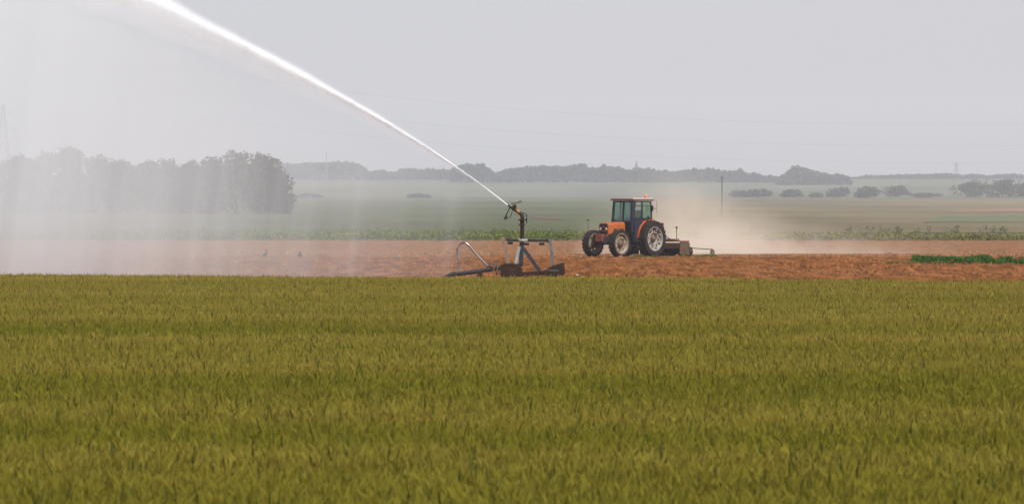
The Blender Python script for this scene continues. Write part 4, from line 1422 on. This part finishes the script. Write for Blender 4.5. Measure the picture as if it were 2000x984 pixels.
# ================================================================== BIRDS AND STONE
def bird(px, py, face, label, seed, crouch=False):
    d = F * CAMZ / (py + 5.5 - HOR)
    loc = Vector(((px - 1000) / F * d, d, .0))
    k = .35
    t = MB()
    if not crouch:   # upright, tail low behind, head raised
        t.tube([(-.50, 0, .10), (-.36, 0, .17), (-.20, 0, .28), (0, 0, .42), (.12, 0, .58), (.16, 0, .74), (.155, 0, .84), (.18, 0, .93), (.16, 0, 1.0)],
               [.03, .075, .13, .19, .18, .115, .09, .10, .02], 12)
        t.tube([(.17, 0, .93), (.26, 0, .915), (.36, 0, .885)], [.05, .035, .006], 8)
        t.add([(-.56, -.09, .06), (-.56, .09, .06), (-.30, .06, .21), (-.30, -.06, .21), (-.56, -.09, .09), (-.56, .09, .09), (-.30, .06, .24), (-.30, -.06, .24)],
              [(0, 1, 2, 3), (4, 7, 6, 5), (0, 4, 5, 1), (2, 6, 7, 3), (1, 5, 6, 2), (0, 3, 7, 4)])
        for s_ in (-1, 1):    # folded wings
            t.tube([(.10, s_ * .15, .60), (-.10, s_ * .19, .42), (-.42, s_ * .08, .16)], [.05, .075, .012], 8)
    else:            # seen from the front, feathers fluffed
        t.tube([(-.22, 0, .10), (-.10, 0, .22), (.0, 0, .36), (.07, 0, .56), (.09, 0, .72), (.10, 0, .86), (.09, 0, .95)], [.09, .24, .27, .19, .11, .10, .02], 12)
        t.tube([(.12, 0, .86), (.24, 0, .84), (.33, 0, .81)], [.05, .03, .006], 8)
        for s_ in (-1, 1):
            t.tube([(.05, s_ * .17, .52), (-.06, s_ * .27, .30), (-.28, s_ * .22, .10)], [.05, .075, .012], 8)
    for s_ in (-1, 1):
        t.tube([(0.0, s_ * .09, .30), (.02, s_ * .09, .10), (.01, s_ * .09, .0)], [.035, .018, .016], 6)
        for q in (-.06, .02, .09):
            t.tube([(.01, s_ * .09, .012), (.11, s_ * .09 + q * .6, .008)], [.014, .008], 5)
    t.v = [(x * k, y * k, z * k) for x, y, z in t.v]
    o = t.build('crow', M['feather'], None, smooth=True)
    o.location = loc; o.rotation_euler = (0, 0, face)
    return tag(o, label, 'bird', 'crows on the soil')


bird(518, 497.5, R(20), 'larger dark crow standing side-on on the soil, its tail low', 1)
bird(586, 498.0, R(-80), 'smaller dark crow facing the wheat, nearer the water cannon', 2, True)

bm = bmesh.new()
bmesh.ops.create_icosphere(bm, subdivisions=2, radius=.05)
for v in bm.verts:
    v.co = v.co * random.uniform(.8, 1.15); v.co.z *= .7
me = bpy.data.meshes.new('stone'); bm.to_mesh(me); bm.free(); me.materials.append(M['stone_pale'])
o = bpy.data.objects.new('stone', me); COL.objects.link(o)
o.location = ((1127 - 1000) / F * 172, 172, .05)
tag(o, 'small white stone on the soil beside the irrigation cart', 'stone')

# ================================================================== AIR
hz = MB(); hz.box((0, 4075, 84), (3600, 8290, 172))
o = hz.build('haze', volume_mat('summer_haze', (0.885, 0.895, 0.95), 1.48e-4, 0.0))
tag(o, 'pale summer haze over the fields', 'haze', kind='stuff')

# ================================================================== LIGHT, SKY, CAMERA
SUN_EL = R(50)
sd = Vector((0.62, -0.78, 0)).normalized() * math.cos(SUN_EL) + Vector((0, 0, math.sin(SUN_EL)))
sun = bpy.data.lights.new('sun', 'SUN'); sun.energy = 4.8; sun.angle = R(1.5); sun.color = (1.0, 0.985, 0.955)
so = bpy.data.objects.new('sun', sun); COL.objects.link(so)
so.rotation_euler = sd.to_track_quat('Z', 'Y').to_euler()

wd = bpy.data.worlds.new('World'); SC.world = wd; wd.use_nodes = True
nt = wd.node_tree; n, l = nt.nodes, nt.links
bg = n['Background']
sky = n.new('ShaderNodeTexSky'); sky.sky_type = 'NISHITA'; sky.sun_disc = False
sky.sun_elevation = SUN_EL; sky.sun_rotation = math.atan2(sd.x, sd.y)
sky.air_density = 1.0; sky.dust_density = 1.1; sky.ozone_density = 1.5
hs = n.new('ShaderNodeHueSaturation'); hs.inputs['Saturation'].default_value = 0.35
l.new(sky.outputs[0], hs.inputs['Color'])
tint = n.new('ShaderNodeMix'); tint.data_type = 'RGBA'; tint.blend_type = 'MULTIPLY'
tint.inputs['Factor'].default_value = 1.0; tint.inputs['B'].default_value = (1.0, 0.975, 1.075, 1)
l.new(hs.outputs[0], tint.inputs['A'])
l.new(tint.outputs['Result'], bg.inputs['Color'])
bg.inputs["Strength"].default_value = 0.092

cam = bpy.data.cameras.new('camera'); cam.sensor_width = 36; cam.lens = 200; cam.clip_start = .5; cam.clip_end = 20000
co = bpy.data.objects.new('camera', cam); COL.objects.link(co)
co.location = (0, 0, CAMZ)
co.rotation_euler = (R(90) - math.atan((492 - HOR) / F), 0, 0)
cam.dof.use_dof = True; cam.dof.focus_distance = 145; cam.dof.aperture_fstop = 13
SC.camera = co

SC.render.engine = 'CYCLES'
cy = SC.cycles
cy.max_bounces = 18; cy.diffuse_bounces = 4; cy.glossy_bounces = 3; cy.transmission_bounces = 10; cy.transparent_max_bounces = 16
cy.volume_bounces = 8
cy.use_denoising = True
cy.sample_clamp_indirect = 6
vs_ = SC.view_settings
vs_.view_transform = 'Standard'; vs_.look = 'None'; vs_.gamma = 1.0; vs_.exposure = 0.32
vs_.use_curve_mapping = False
